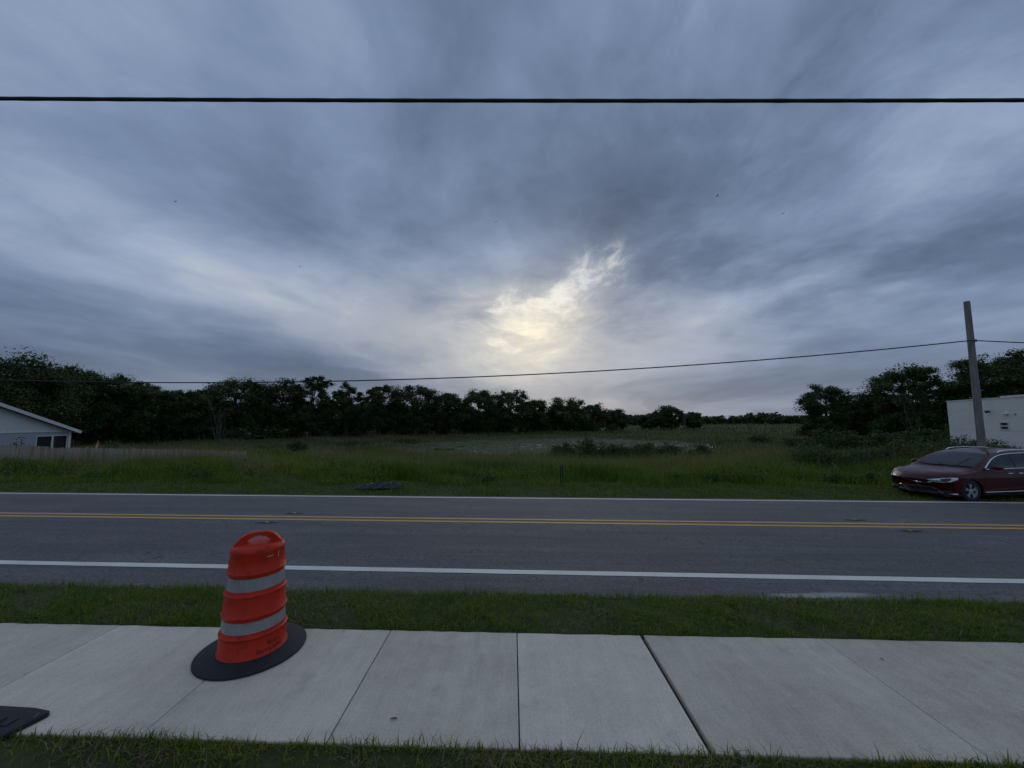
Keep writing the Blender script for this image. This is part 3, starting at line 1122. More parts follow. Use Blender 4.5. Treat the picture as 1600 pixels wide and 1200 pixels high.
bare_tree('bare_tree', at(1420, 37), 36.5, 6.4, 'leafless tree in front of the dark trees by the pole', seed=13, spread=0.30, n=5, thick=0.5, mat=M_BARK)
# --- trees by the white building, right
RT = [(1290, 52, 595, 3.3, 'round leafy tree at the left end of the right hand group'), (1332, 54, 617, 2.7, 'lower dark tree in the dip of the right hand group'),
      (1366, 50, 610, 2.6, 'dark tree filling the middle of the right hand group'),
      (1414, 46, 556, 3.9, 'tallest feathery tree of the right hand group, left of the pole'),
      (1468, 44, 594, 2.3, 'open crowned tree directly left of the utility pole'),
      (1560, 41, 543, 4.0, 'dark tree rising behind the white building right of the pole'), (1640, 40, 548, 4.6, 'dark tree at the right edge behind the white building'),
      (1448, 52, 628, 3.4, 'dark tree behind the leafless tree on the right')]
for i, (px, D, top, r, lab) in enumerate(RT):
    x = at(px, D)
    tree('leafy_tree', x, D, hgt(top, D, x), r, lab, group='trees by the white building', base=0.05 if i not in (4, 5, 6) else 0.22, lobes=56, per=620 if i != 4 else 340, leaf=0.145,
         lobe_r=0.31 if i != 4 else 0.24, seed=200 + i, squash=0.7)
for i in range(13):
    px = 1262 + i * 20
    D = 40 - i * 0.9 + random.uniform(-1, 1)
    x = at(px, D)
    shrub('thicket_bush', x, D, random.uniform(2.3, 3.2), random.uniform(1.8, 2.5), 1.5, 'dense green bush below the right hand trees, %s from the left' % ORD[i], group='bushes below the right hand trees',
          lobes=20, per=150, leaf=0.19, seed=340 + i)
for i in range(11):
    px = 1252 + i * 27
    D = 27 - i * 0.35 + random.uniform(-1, 1)
    x = at(px, D)
    shrub('thicket_bush', x, D, random.uniform(1.2, 1.9), random.uniform(1.3, 1.9), 1.2, 'low green bush in the weeds beside the van, %s from the left' % ORD[i], group='low bushes behind the van',
          lobes=18, per=120, leaf=0.13, seed=370 + i)
# bushes on the near shore of the pond
SH = [(922, 40, 2.65, 2.0, 'tallest leafy bush on the near shore of the pond'), (880, 41, 2.0, 1.7, 'low bush left of the tallest shore bush'),
      (965, 41, 2.1, 1.8, 'low bush directly right of the tallest shore bush'), (1005, 41.5, 2.05, 1.9, 'middle one of the low bushes right of the tallest shore bush'),
      (1042, 42, 1.9, 1.7, 'right end bush of the row on the near shore'), (1090, 41, 1.5, 1.3, 'small separate bush right of the shore row')]
for i, (px, D, h, r, lab) in enumerate(SH):
    shrub('shore_bush', at(px, D), D, h, r, r * 0.8, lab, group='bushes on the near shore of the pond', lobes=26, per=170, leaf=0.17, seed=400 + i)
SC = [(468, 52, 1.9, 1.5, 'dark rounded shrub standing alone in the marsh on the left', M_LEAF), (690, 55.5, 0.75, 2.3, 'flat island of dark sedge in the pond', M_LEAF2),
      (720, 62, 0.5, 1.4, 'small sedge tuft beyond the flat island in the pond', M_LEAF2), (560, 64, 0.9, 3.2, 'dark sedge bank at the left shore of the pond', M_LEAF2),
      (640, 72, 0.8, 4.2, 'dark sedge bank at the back left shore of the pond', M_LEAF2), (1240, 60, 2.6, 2.6, 'loose shrub left of the right hand trees', M_LEAF2),
      (1185, 70, 1.9, 2.6, 'lower loose shrub farther left of the right hand trees', M_LEAF2), (1265, 36, 1.7, 1.6, 'green shrub below the round leafy tree', M_LEAF2)]
for i, (px, D, h, r, lab, mt) in enumerate(SC):
    shrub('marsh_shrub', at(px, D), D, h, r, r * 0.7, lab, lobes=22, per=90, leaf=0.2, seed=430 + i, mat=mt)
# leafy weeds in the verge
WD = [(1290, 17.2, 0.62, 'leafy weed, leftmost of the weeds left of the van'), (1322, 17.0, 0.5, 'low leafy weed between the weeds left of the van'), (1352, 16.6, 0.62, 'leafy weed nearest to the van bumper'),
      (1385, 17.6, 0.7, 'tall leafy weed behind the van bumper'), (760, 16.6, 0.5, 'dark leafy weed right of the black plastic heap'), (1050, 17.0, 0.55, 'dark weed clump right of the black stakes'),
      (1110, 17.2, 0.5, 'dark weed clump farther right of the black stakes'), (735, 18.5, 0.5, 'weed in the tall grass behind the dark leafy weed'), (545, 17.5, 0.5, 'weed left of the black plastic heap'),
      (1235, 17.3, 0.45, 'small weed far left of the van'), (325, 17.5, 0.5, 'weed in the verge below the fence end'), (60, 19.5, 0.6, 'weed below the fence on the left')]
for i, (px, D, h, lab) in enumerate(WD):
    shrub('weed_plant', at(px, D), D, h, 0.5, 0.35, lab, cat='weed', group='weeds in the far verge', lobes=10, per=45, leaf=0.075, seed=460 + i)
rng = np.random.default_rng(77)
random.seed(77)
# broad-leaved ground cover scattered through the tall grass
P, T = [], []
for i in range(170):
    D = 17.0 + 26 * random.random() ** 1.3
    x = random.uniform(-1.35, 1.35) * D
    if x > 11 and D < 19:
        continue
    n = random.randint(60, 190)
    r = random.uniform(0.3, 1.1)
    hh_ = random.uniform(0.45, 1.15)
    zc_ = np.abs(rng.normal(0, 0.45, n)).clip(0, 1) * hh_
    px_ = x + rng.normal(0, 0.5, n) * r * 1.5
    py_ = D + rng.normal(0, 0.5, n) * r
    P.append(np.stack([px_, py_, terrain(px_, py_) + 0.10 + zc_ * 0.75], 1))
    T.append(np.clip(rng.normal(random.uniform(0.35, 1.0), 0.15, n), 0, 1))
P, T = np.concatenate(P), np.concatenate(T)
me = leaves_mesh('ground_cover', P, 0.11 * rng.uniform(0.6, 1.5, len(P)), T, aspect=0.6)
tag(link('ground_cover', me, M_LEAF2), 'broad leaved weeds mixed into the tall grass of the field', 'weeds', kind='stuff')


# ================================================================== traffic drum
def drum_plastic():
    m, nt, b = new_mat('scuffed_orange_plastic')
    p = coord(nt)
    x, y, z = separate(nt, p)
    soft = noise(nt, p, 5.0, 4)
    col = soft.ramp([(0.3, (0.47, 0.020, 0.006)), (0.7, (0.62, 0.034, 0.010))])
    grime = (noise(nt, p, 11.0, 6, 0.7) + noise(nt, combine(nt, x * 20.0, y * 20.0, z * 2.5), 1.0, 4) - 1.0).smooth(0.02, 0.28)
    col = mix(nt, grime * 0.55, col, (0.13, 0.030, 0.018))
    scuff = noise(nt, combine(nt, x * 9.0, y * 9.0, z * 60.0), 1.0, 4, 0.7).smooth(0.66, 0.74)
    col = mix(nt, scuff * 0.35, col, (0.60, 0.22, 0.15))
    plug(nt, col, b.inputs['Base Color'])
    plug(nt, grime * 0.25 + 0.45, b.inputs['Roughness'])
    b.inputs['Specular IOR Level'].default_value = 0.25
    bump(nt, b, noise(nt, p, 40.0, 4), 0.2, 0.004)
    return m


M_ORANGE = drum_plastic()
M_RUBBER = plain('black_rubber', (0.020, 0.022, 0.025), 0.72, vary=0.3, scale=9, bumps=0.4, spec=0.4)


def band_material():
    m, nt, b = new_mat('white_reflective_sheet')
    x, y, z = separate(nt, coord(nt))
    a = x.op('ARCTAN2', y)
    v = noise(nt, combine(nt, a * 22.0, 0.0, z * 3.0), 1.0, 3)
    w = noise(nt, coord(nt), 9.0, 4)
    col = ((v - 0.5) * 0.7 + (w - 0.5) * 0.6 + 0.5).ramp([(0.2, (0.20, 0.20, 0.198)), (0.6, (0.315, 0.312, 0.30)), (0.9, (0.41, 0.405, 0.39))])
    plug(nt, col, b.inputs['Base Color'])
    b.inputs['Roughness'].default_value = 0.4
    return m


M_BAND = band_material()
drum = empty('traffic_drum', (-2.660, 4.175, 0.0))
tag(drum, 'orange traffic drum with two white bands on a black rubber base', 'traffic drum')
H = 1.02


def drum_r(z):
    t = z / H
    return 0.302 - 0.062 * t


prof = []
tiers = [(0.0, 0.21), (0.21, 0.395), (0.395, 0.585), (0.585, 0.785), (0.785, 1.0)]
white = {1, 3}


def lip(z, out=0.010):
    r = drum_r(z)
    return [(r, z - 0.013), (r + out, z - 0.008), (r + out + 0.001, z + 0.003), (r + 0.001, z + 0.010)]


prof += [(0.225, 0.015), (drum_r(0) + 0.006, 0.022), (drum_r(0) + 0.017, 0.034), (drum_r(0) + 0.015, 0.046), (drum_r(0.06), 0.058)]
for i, (a, b) in enumerate(tiers):
    z0, z1 = a * H + 0.02, b * H + 0.02
    if i in white:
        prof += [(drum_r(z0) - 0.008, z0 + 0.030), (drum_r(z1) - 0.008, z1 - 0.030)]
    elif i < 4:
        if i:
            prof += lip(z0)
        prof += lip(z1)
    else:
        prof += lip(z0)
        r1 = drum_r(z1)
        prof += [(r1 + 0.001, z1 - 0.045), (r1 + 0.005, z1 - 0.038), (r1 + 0.005, z1 - 0.010), (r1 - 0.010, z1 + 0.010), (r1 - 0.05, z1 + 0.026), (0.09, z1 + 0.036), (0.0, z1 + 0.038)]
mb = MB()
mb.lathe(prof, 72)
mb.build('body', M_ORANGE, drum, smooth=True, angle=60)
for i in (1, 3):
    a, b = tiers[i]
    z0, z1 = a * H + 0.02 + 0.044, b * H + 0.02 - 0.042
    mb = MB()
    r0, r1 = drum_r(z0) - 0.0055, drum_r(z1) - 0.0055
    mb.lathe([(r0 - 0.003, z0), (r0, z0 + 0.001), (r1, z1 - 0.001), (r1 - 0.003, z1)], 72)
    mb.build('reflective_band', M_BAND, drum, smooth=True, angle=30)
# carrying handle: a wide arched grip across the top
mb = MB()
HR = 0.215
n = 22
rings = []
zt = H + 0.040
for k in range(n + 1):
    t = -1 + 2 * k / n
    x = HR * t
    arch = 0.118 * (1 - abs(t) ** 3.2)
    w = 0.034 + 0.020 * abs(t) ** 2
    z1 = zt + arch
    z0 = zt + max(-0.02, 0.080 * (1 - (t / 0.62) ** 2)) if abs(t) < 0.66 else zt - 0.02
    rings.append([(x, -w, z0), (x, w, z0), (x, w * 0.9, z1 - 0.008), (x, w * 0.45, z1), (x, -w * 0.45, z1), (x, -w * 0.9, z1 - 0.008)])
vs = [p for r in rings for p in r]
fs = []
for k in range(n):
    for j in range(6):
        a, b = k * 6 + j, k * 6 + (j + 1) % 6
        fs.append((a, a + 6, b + 6, b))
fs += [tuple(range(6)), tuple(n * 6 + j for j in reversed(range(6)))]
Mh = Matrix.Rotation(R(28), 4, 'Z')
mb.add([Mh @ Vector(p) for p in vs], fs)
mb.build('handle', M_ORANGE, drum, smooth=True, angle=50)
mb = MB()
mb.lathe([(0.20, 0.012), (0.20, 0.040), (0.315, 0.052), (0.38, 0.040), (0.47, 0.028), (0.488, 0.022), (0.488, 0.004), (0.48, 0.0), (0.20, 0.0)], 72)
mb.build('rubber_base', M_RUBBER, drum, smooth=True, angle=35)


def wrapped_text(body, size, z, ang0, mat, name):
    cu = bpy.data.curves.new(name, 'FONT')
    cu.body = body
    cu.size = size
    cu.align_x = 'LEFT'
    cu.extrude = 0.0
    cu.resolution_u = 2
    tmp = bpy.data.objects.new(name, cu)
    C.objects.link(tmp)
    dg = bpy.context.evaluated_depsgraph_get()
    me = bpy.data.meshes.new_from_object(tmp.evaluated_get(dg))
    bpy.data.objects.remove(tmp)
    for v in me.vertices:
        zz_ = z + v.co.y
        r = drum_r(zz_) + 0.0022
        a = ang0 + v.co.x / r
        v.co = (r * math.cos(a), r * math.sin(a), zz_)
    me.materials.clear()
    o = link(name, me, mat, drum)
    return o


M_INK = plain('faded_stencil_ink', (0.11, 0.010, 0.008), 0.6)
a_face = math.atan2(-4.175, 2.660)
wrapped_text("Bob's", 0.060, 0.135, a_face + 0.42, M_INK, 'lettering')
wrapped_text('Barricades', 0.060, 0.080, a_face + 0.10, M_INK, 'lettering')
# stickers near the lid
M_STICK = plain('worn_sticker', (0.42, 0.30, 0.20), 0.5)
for (aa, z, wd, hg) in ((a_face + 0.80, 0.945, 0.014, 0.05), (a_face + 0.45, 0.965, 0.06, 0.010)):
    mb = MB()
    vs = []
    for k in range(5):
        r = drum_r(z) + 0.003
        an = aa + (k / 4 - 0.5) * wd / r
        vs += [(r * math.cos(an), r * math.sin(an), z), (r * math.cos(an), r * math.sin(an), z + hg)]
    mb.add(vs, [(2 * k, 2 * k + 2, 2 * k + 3, 2 * k + 1) for k in range(4)])
    mb.build('sticker', M_STICK, drum)

# loose rubber base lying at the left
base2 = empty('rubber_drum_base', (-4.02, 3.17, 0.0), R(-4))
tag(base2, 'loose black rubber slab lying on the sidewalk at the left edge', 'rubber base')
mb = MB()
outline = [(-0.30, -0.14), (-0.20, -0.19), (0.20, -0.17), (0.28, -0.10), (0.335, 0.13), (0.315, 0.155), (0.16, 0.175), (-0.18, 0.175), (-0.30, 0.12)]
rings = []
for ins, z in ((0, 0.002), (0, 0.026), (0.006, 0.034), (0.06, 0.040)):
    rings.append([(x * (1 - ins / 0.3), y * (1 - ins / 0.18), z) for x, y in outline])
n = len(outline)
vs = [p for r in rings for p in r]
fs = [(k * n + i, k * n + (i + 1) % n, (k + 1) * n + (i + 1) % n, (k + 1) * n + i) for k in range(3) for i in range(n)]
fs.append(tuple(3 * n + i for i in range(n)))
mb.add(vs, fs)
mb.build('slab_body', M_RUBBER, base2, bevel=0.004)
for k in range(3):
    mb = MB()
    x = -0.05 + k * 0.1
    mb.box((x, -0.03, 0.041), (x + 0.05, 0.05, 0.048))
    mb.build('tread', M_RUBBER, base2, bevel=0.002)
mb = MB()
mb.tube([(0.262, 0.03, 0.030), (0.285, 0.085, 0.034), (0.28, 0.11, 0.040)], 0.006, 6)
mb.build('lifting_loop', plain('worn_wire', (0.20, 0.20, 0.20), 0.5, 0.7), base2)

# dead leaves and grit on the slabs
M_DLEAF = plain('dead_leaf', (0.030, 0.022, 0.016), 0.8)
for (x, y, a, sc_, lab) in ((-0.93, 3.245, 0.1, 0.035, 'single dark dead leaf on the slab left of the middle joint'), (4.55, 3.62, 0.6, 0.026, 'dark scrap on the slabs at the right'),
                           (3.62, 4.0, 1.9, 0.024, 'small dark scrap by the thin joint on the right')):
    mb = MB()
    pts = [(-1, 0, 0.004), (-.4, -.32, 0.012), (.5, -.28, 0.010), (1, 0.05, 0.005), (.45, .3, 0.012), (-.45, .3, 0.010)]
    mb.add([(p[0] * sc_, p[1] * sc_ * 0.8, p[2]) for p in pts] + [(0, 0, 0.016)], [(k, (k + 1) % 6, 6) for k in range(6)])
    o = mb.build('dead_leaf', M_DLEAF)
    o.location = (x, y, 0.003)
    o.rotation_euler = (0, 0, a)
    tag(o, lab, 'leaf')

# ================================================================== pole and cables
M_POLE = bark_material('weathered_pole_wood', (0.13, 0.122, 0.105), (0.29, 0.272, 0.24))
M_CABLE = plain('black_cable', (0.012, 0.012, 0.013), 0.6)
M_STEEL = plain('galvanised_steel', (0.24, 0.25, 0.26), 0.45, 0.8)
PX, PY = 20.07, 16.6
pz = float(terrain(PX, PY))
pole = empty('utility_pole', (PX, PY, pz))
tag(pole, 'weathered wooden utility pole standing behind the red van', 'utility pole')
mb = MB()
top = 7.53 - pz
mb.tube([(0, 0, -0.2), (0.0, 0, top * .33), (0.015, 0, top * .66), (0.03, 0, top - 0.03), (0.03, 0, top)], [0.140, 0.128, 0.116, 0.104, 0.097], 20)
mb.build('shaft', M_POLE, pole, smooth=True, angle=50)
zc = 5.75 - pz
mb = MB()
mb.tube([(0.02, -0.17, zc), (0.02, 0.17, zc)], 0.012, 8)
mb.box((-0.05, -0.165, zc - 0.06), (0.09, -0.09, zc + 0.06))
mb.build('cable_clamp', M_STEEL, pole)
for k in range(5):
    mb = MB()
    mb.box((-0.04, -0.132 + 0.004 * k, 1.9 + 0.8 * k), (0.03, -0.110 + 0.004 * k, 1.98 + 0.8 * k))
    mb.build('tag_plate', M_STEEL, pole)


def cable(name, pts, r, label, n=8):
    mb = MB()
    mb.tube(pts, r, n)
    o = mb.build(name, M_CABLE, None, smooth=True)
    tag(o, label, 'cable')
    return o


# thin cable: hangs from the pole, low point out to the left, rises again
k_ = (5.75 - 3.95) / (19.9 + 13.8) ** 2
pts = []
for i in range(61):
    x = 19.9 - i * 1.16
    pts.append((x, 16.42 - 0.012 * (x - 20), 3.95 + k_ * (x + 13.8) ** 2))
cable('overhead_cable', pts, 0.025, 'thin cable sagging from the pole to the left across the trees')
pts = []
for i in range(24):
    x = 19.9 + i * 1.4
    pts.append((x, 16.42 - 0.012 * (x - 20), 5.75 - 0.052 * (x - 19.9) + 0.0014 * (x - 19.9) ** 2))
cable('overhead_cable', pts, 0.023, 'short run of thin cable right of the pole')
# thick bundle right overhead
pts, rad = [], []
for i in range(161):
    x = -18 + i * 36 / 160
    pts.append((x, 4.5 - 0.002 * x, 6.345 - 0.0035 * x + 0.00045 * x * x ))
    rad.append(0.0225 + 0.0015 * math.sin(i * 2.4))
cable('overhead_cable', pts, rad, 'thick black cable bundle running straight across the upper sky', 10)

# ================================================================== verge litter
mb = MB()
M_BAG = plain('black_plastic_film', (0.014, 0.014, 0.018), 0.38, vary=0.2, spec=0.6)
random.seed(4)
nx, ny = 26, 10
vs, fs = [], []
for i in range(nx + 1):
    for j in range(ny + 1):
        u, v = i / nx * 2 - 1, j / ny * 2 - 1
        e = max(0, 1 - abs(u) ** 2.4) * max(0, 1 - v * v)
        z = 0.02 + 0.21 * e ** 0.6 * (0.65 + 0.5 * math.sin(i * 1.3 + j) * math.sin(j * 1.7 + i * .4)) + random.uniform(0, 0.05)
        vs.append((u * 0.85 + random.uniform(-.03, .03) + 0.03 * math.sin(j * 2), v * 0.30 * (1 - 0.35 * abs(u)) + 0.06 * u, z))
for i in range(nx):
    for j in range(ny):
        a = i * (ny + 1) + j
        fs.append((a, a + ny + 1, a + ny + 2, a + 1))
mb.add(vs, fs)
bag = mb.build('plastic_sheet', M_BAG)
bag.location = (-4.95, 14.75, float(terrain(-4.95, 14.75)) + 0.02)
tag(bag, 'crumpled black plastic sheeting lying in the far verge', 'plastic sheet')
stakes = empty('metal_stake', (2.0, 15.9, float(terrain(2.0, 15.9))))
tag(stakes, 'pair of thin black stakes standing in the far verge', 'stake')
M_BLK = plain('black_metal', (0.014, 0.014, 0.014), 0.6, 0.3)
for dx_, h_ in ((-0.035, 0.80), (0.045, 0.83)):
    mb = MB()
    mb.tube([(dx_, 0, -0.1), (dx_ + 0.01, 0, h_ * .5), (dx_, 0, h_)], 0.018, 8)
    mb.build('rod', M_BLK, stakes, smooth=True)
for z in (0.30, 0.62):
    mb = MB()
    mb.box((-0.05, -0.008, z), (0.06, 0.008, z + 0.03))
    mb.build('crossbar', M_BLK, stakes)
for i, (px, D, h) in enumerate(((1113, 120, 1.9), (1118, 121, 1.6))):
    mb = MB()
    mb.tube([(0, 0, -.2), (0.05, 0, h * .5), (0.02, 0, h)], [0.16, 0.13, 0.09], 7)
    o = mb.build('dead_stump', M_DEAD, None, smooth=True)
    x = at(px, D)
    o.location = (x, D, float(terrain(x, D)))
    tag(o, ('taller' if i == 0 else 'shorter') + ' of two pale dead stumps far out in the marsh', 'stump')
# birds
M_BIRD = plain('dark_feathers', (0.02, 0.02, 0.022), 0.8)
for i, (px, py, D) in enumerate(((274, 315, 60), (469, 417, 70), (1121, 306, 60), (1224, 334, 62), (775, 347, 66))):
    mb = MB()
    mb.tube([(0, -0.16, 0), (0, -0.06, 0.01), (0, 0.10, 0), (0, 0.2, 0)], [0.012, 0.045, 0.04, 0.008], 8)
    for sgn in (-1, 1):
        mb.add([(0, -0.06, 0.02), (0, 0.07, 0.02), (sgn * 0.18, 0.05, 0.10), (sgn * 0.18, -0.07, 0.10), (sgn * 0.36, 0.0, 0.04), (0, 0.0, 0.035), (sgn * 0.18, 0.0, 0.11)],
               [(0, 5, 6, 3), (5, 1, 2, 6), (3, 6, 4), (6, 2, 4)])
    o = mb.build('bird', M_BIRD)
    pp = math.atan(55 / 601)
    x = (px - 800) / 601 * D
    v = (600 - py) / 601 * D
    o.location = (x, D * math.cos(pp) - v * math.sin(pp), 2.35 + D * math.sin(pp) + v * math.cos(pp))
    o.rotation_euler = (0, 0.2 * i, 0.9 * i)
    where = ['at the left below the thick cable', 'left of centre, above the wood', 'right of the centre below the thick cable', 'at the right, the lower right one', 'in the middle of the sky above the bright gap'][i]
    tag(o, 'tiny dark bird flying ' + where, 'bird', 'birds high in the sky')

# ================================================================== house on the left
M_SIDING = plain('white_siding', (0.60, 0.61, 0.60), 0.6, vary=0.05)
M_STUCCO = plain('grey_blue_stucco', (0.36, 0.39, 0.43), 0.9, vary=0.06, scale=3, bumps=0.3)
M_TRIM = plain('white_trim', (0.66, 0.66, 0.64), 0.55, vary=0.05)
M_SHINGLE = plain('grey_shingle', (0.12, 0.115, 0.11), 0.9, vary=0.25, scale=12, bumps=0.5)


def glass_material(name, col=(0.012, 0.014, 0.017), rough=0.05):
    m, nt, b = new_mat(name)
    v = noise(nt, coord(nt), 1.5, 3)
    plug(nt, v.ramp([(0.3, tuple(c * .7 for c in col)), (0.7, tuple(c * 1.3 for c in col))]), b.inputs['Base Color'])
    b.inputs['Roughness'].default_value = rough
    b.inputs['Specular IOR Level'].default_value = 0.5
    return m


M_SCREEN = plain('dark_window_screen', (0.012, 0.012, 0.014), 0.5, spec=0.3)
HW, OVH, SL = 6.4, 0.42, 0.40          # half width of the gable, overhang, roof slope
HX, HY = -42.0, 30.5                   # ridge line foot of the gable, which faces right
gz = float(terrain(-42, 34)) - 0.2
EZ = 1.24                              # eave
EX, WX, RX, HD = HW + OVH, HW, 0.0, 0.0
house = empty('house', (HX, HY, gz), math.pi / 2)
tag(house, 'low white sided house with a gable behind the picket fence', 'house')


def hb(lo, hi):
    return tuple(a - b for a, b in zip(lo, (RX, HD, gz))), tuple(a - b for a, b in zip(hi, (RX, HD, gz)))


WL = 2 * RX - WX
split = 1.28                           # where stucco ends and siding begins
win_l, win_r, win_b, win_t = 3.80, 6.08, -0.45, 0.81
mb = MB()
for lo, hi in (((WL, HD, gz - .2), (win_l, HD + 9, split)), ((win_l, HD, win_t), (win_r, HD + 9, split)), ((win_r, HD, gz - .2), (WX, HD + 9, split)), ((win_l, HD, gz - .2), (win_r, HD + 9, win_b))):
    mb.box(*hb(lo, hi))
mb.build('wall', M_STUCCO, house)
z = split
while z < EZ + SL * (WX - RX) - 0.25:
    z1 = z + 0.165
    rel = lambda zz_: (EZ - 0.22 + SL * (EX - WX) - zz_) / SL
    xr0 = min(WX, WX + rel(z) + 0.02)
    xr1 = min(WX, WX + rel(z1) + 0.02)
    if xr1 < RX + 0.2:
        break
    xl0, xl1 = 2 * RX - xr0, 2 * RX - xr1
    y0, y1 = HD - 0.035, HD - 0.012
    v = [(xl0, y0, z), (xr0, y0, z), (xr1, y1, z1), (xl1, y1, z1), (xl0, HD + .1, z), (xr0, HD + .1, z), (xr1, HD + .1, z1), (xl1, HD + .1, z1)]
    mb = MB()
    mb.add([(a - RX, b - HD, c - gz) for a, b, c in v], [(0, 1, 2, 3), (4, 7, 6, 5), (0, 4, 5, 1), (3, 2, 6, 7), (1, 5, 6, 2), (0, 3, 7, 4)])
    mb.build('siding_board', M_SIDING, house)
    z = z1 - 0.004
mb = MB()
mb.box(*hb((WL, HD - 0.05, split - 0.09), (WX + 0.02, HD - 0.002, split + 0.01)))
mb.box(*hb((WX - 0.16, HD - 0.03, gz), (WX + 0.02, HD - 0.003, split - 0.09)))
mb.build('trim_board', M_TRIM, house)
for sgn in (1, -1):
    mb = MB()
    ov = 0.45
    xe, xr = EX, RX
    zr = EZ + SL * (EX - RX)
    prof_ = [(xe, EZ), (xr, zr), (xr, zr - 0.14), (xe, EZ - 0.14)]
    if sgn < 0:
        prof_ = [(2 * RX - a, b) for a, b in prof_]
    vs = [(a - RX, HD - ov - HD, b - gz) for a, b in prof_] + [(a - RX, 9.6, b - gz) for a, b in prof_]
    mb.add(vs, [(0, 1, 2, 3), (7, 6, 5, 4), (0, 4, 5, 1), (1, 5, 6, 2), (2, 6, 7, 3), (3, 7, 4, 0)])
    roof = mb.build('roof', M_SHINGLE, house)
    mb = MB()
    vs = [(a - RX, -ov - 0.035, b - gz + dz_) for (a, b), dz_ in zip(prof_, (0.03, 0.03, -0.12, -0.12))] + [(a - RX, -ov - 0.004, b - gz + dz_) for (a, b), dz_ in zip(prof_, (0.03, 0.03, -0.12, -0.12))]
    mb.add(vs, [(0, 1, 2, 3), (7, 6, 5, 4), (0, 4, 5, 1), (1, 5, 6, 2), (2, 6, 7, 3), (3, 7, 4, 0)])
    mb.build('rake_board', M_TRIM, roof)
    if sgn > 0:
        mb = MB()
        mb.box(*hb((EX + 0.005, HD - ov, EZ - 0.17), (EX + 0.11, HD + 9.5, EZ + 0.0)))
        mb.build('gutter', M_TRIM, roof)
win = MB()
for lo, hi in (((win_l - .07, HD - .03, win_t), (win_r + .07, HD + .05, win_t + .08)), ((win_l - .07, HD - .03, win_b - .08), (win_r + .07, HD + .05, win_b)),
               ((win_l - .07, HD - .03, win_b), (win_l, HD + .05, win_t)), ((win_r, HD - .03, win_b), (win_r + .07, HD + .05, win_t))):
    win.box(*hb(lo, hi))
wo_ = win.build('window', M_TRIM, house)
mid_ = win_l + (win_r - win_l) * 0.515
mb = MB()
mb.box(*hb((mid_ - 0.07, HD - .025, win_b), (mid_ + 0.07, HD + .05, win_t)))
mb.build('mullion', M_TRIM, wo_)
for a, b in ((win_l, mid_ - 0.07), (mid_ + 0.07, win_r)):
    mb = MB()
    mb.box(*hb((a + 0.002, HD + 0.06, win_b + 0.002), (b - 0.002, HD + 0.08, win_t - 0.002)))
    mb.build('pane', M_SCREEN, wo_)

# picket fence running away along the lot line
M_PICKETS = [bark_material('weathered_picket_%s' % n_, lo, hi) for n_, lo, hi in (('grey', (0.27, 0.245, 0.19), (0.43, 0.39, 0.31)), ('tan', (0.31, 0.265, 0.19), (0.49, 0.43, 0.33)),
                                                                          ('rust', (0.24, 0.175, 0.12), (0.39, 0.30, 0.21)))]
fx0, fy0, fx1, fy1 = -34.6, 22.0, -23.4, 34.3
fence = empty('picket_fence', (fx0, fy0, 0.0), math.atan2(fy1 - fy0, fx1 - fx0))
tag(fence, 'weathered grey wooden fence in front of the house', 'fence')
FL = math.hypot(fx1 - fx0, fy1 - fy0)
# picket meshes, shared
pm = []
random.seed(9)
for k in range(6):
    mb = MB()
    w = 0.066
    hh = 1.0
    tz = random.uniform(-.012, .012)
    mb.add([(-w, -.01, 0), (w, -.01, 0), (w, -.01, hh - 0.03), (w - .03, -.01, hh + tz), (-w + .03, -.01, hh), (-w, -.01, hh - 0.03),
            (-w, .01, 0), (w, .01, 0), (w, .01, hh - 0.03), (w - .03, .01, hh + tz), (-w + .03, .01, hh), (-w, .01, hh - 0.03)],
           [(0, 1, 2, 3, 4, 5), (11, 10, 9, 8, 7, 6)] + [(i, i + 6, (i + 1) % 6 + 6, (i + 1) % 6) for i in range(6)])
    me = bpy.data.meshes.new('picket')
    me.from_pydata(mb.v, [], mb.f)
    me.materials.append(M_PICKETS[(0, 0, 1, 1, 0, 2)[k]])
    pm.append(me)


def fence_top(t):
    d = fy0 + (fy1 - fy0) * t
    px = 800 + 601 * (fx0 + (fx1 - fx0) * t) / d
    py = np.interp(px, [0, 30, 75, 90, 120, 280, 390], [694.0, 695.5, 696.5, 698.5, 699.3, 701.5, 704.5])
    return 2.35 - (py - 655) / 601 * d


u = 0.0
i = 0
while u < FL:
    t = u / FL
    zt_ = fence_top(t) + random.uniform(-.025, .025) + (0.02 if (i // 16) % 2 else 0)
    zb_ = float(terrain(fx0 + (fx1 - fx0) * t, fy0 + (fy1 - fy0) * t)) - 0.05
    o = link('picket', random.choice(pm), None, fence)
    o.location = (u, random.uniform(-.006, .006), zb_)
    o.scale = (1, 1, zt_ - zb_)
    o.rotation_euler = (0, random.uniform(-.012, .012), random.uniform(-.05, .05))
    u += 0.148 + random.uniform(-.004, .004)
    i += 1
for k in range(8):
    u = k * FL / 7
    t = u / FL
    zt_ = fence_top(t)
    zb_ = float(terrain(fx0 + (fx1 - fx0) * t, fy0 + (fy1 - fy0) * t)) - 0.1
    mb = MB()
    mb.box((-0.05, 0.03, 0), (0.05, 0.13, zt_ - zb_ + 0.06))
    o = mb.build('post', M_PICKETS[1], fence)
    o.location = (u, 0, zb_)
    if k < 7:
        t2 = (k + 1) / 7
        for fr in (0.25, 0.8):
            za = zb_ + (zt_ - zb_) * fr
            zb2 = float(terrain(fx0 + (fx1 - fx0) * t2, fy0 + (fy1 - fy0) * t2)) - 0.1
            zc2 = zb2 + (fence_top(t2) - zb2) * fr
            mb = MB()
            mb.tube([(u, 0.045, za), (u + FL / 7, 0.045, zc2)], 0.035, 4)
            mb.build('rail', M_PICKETS[0], fence)

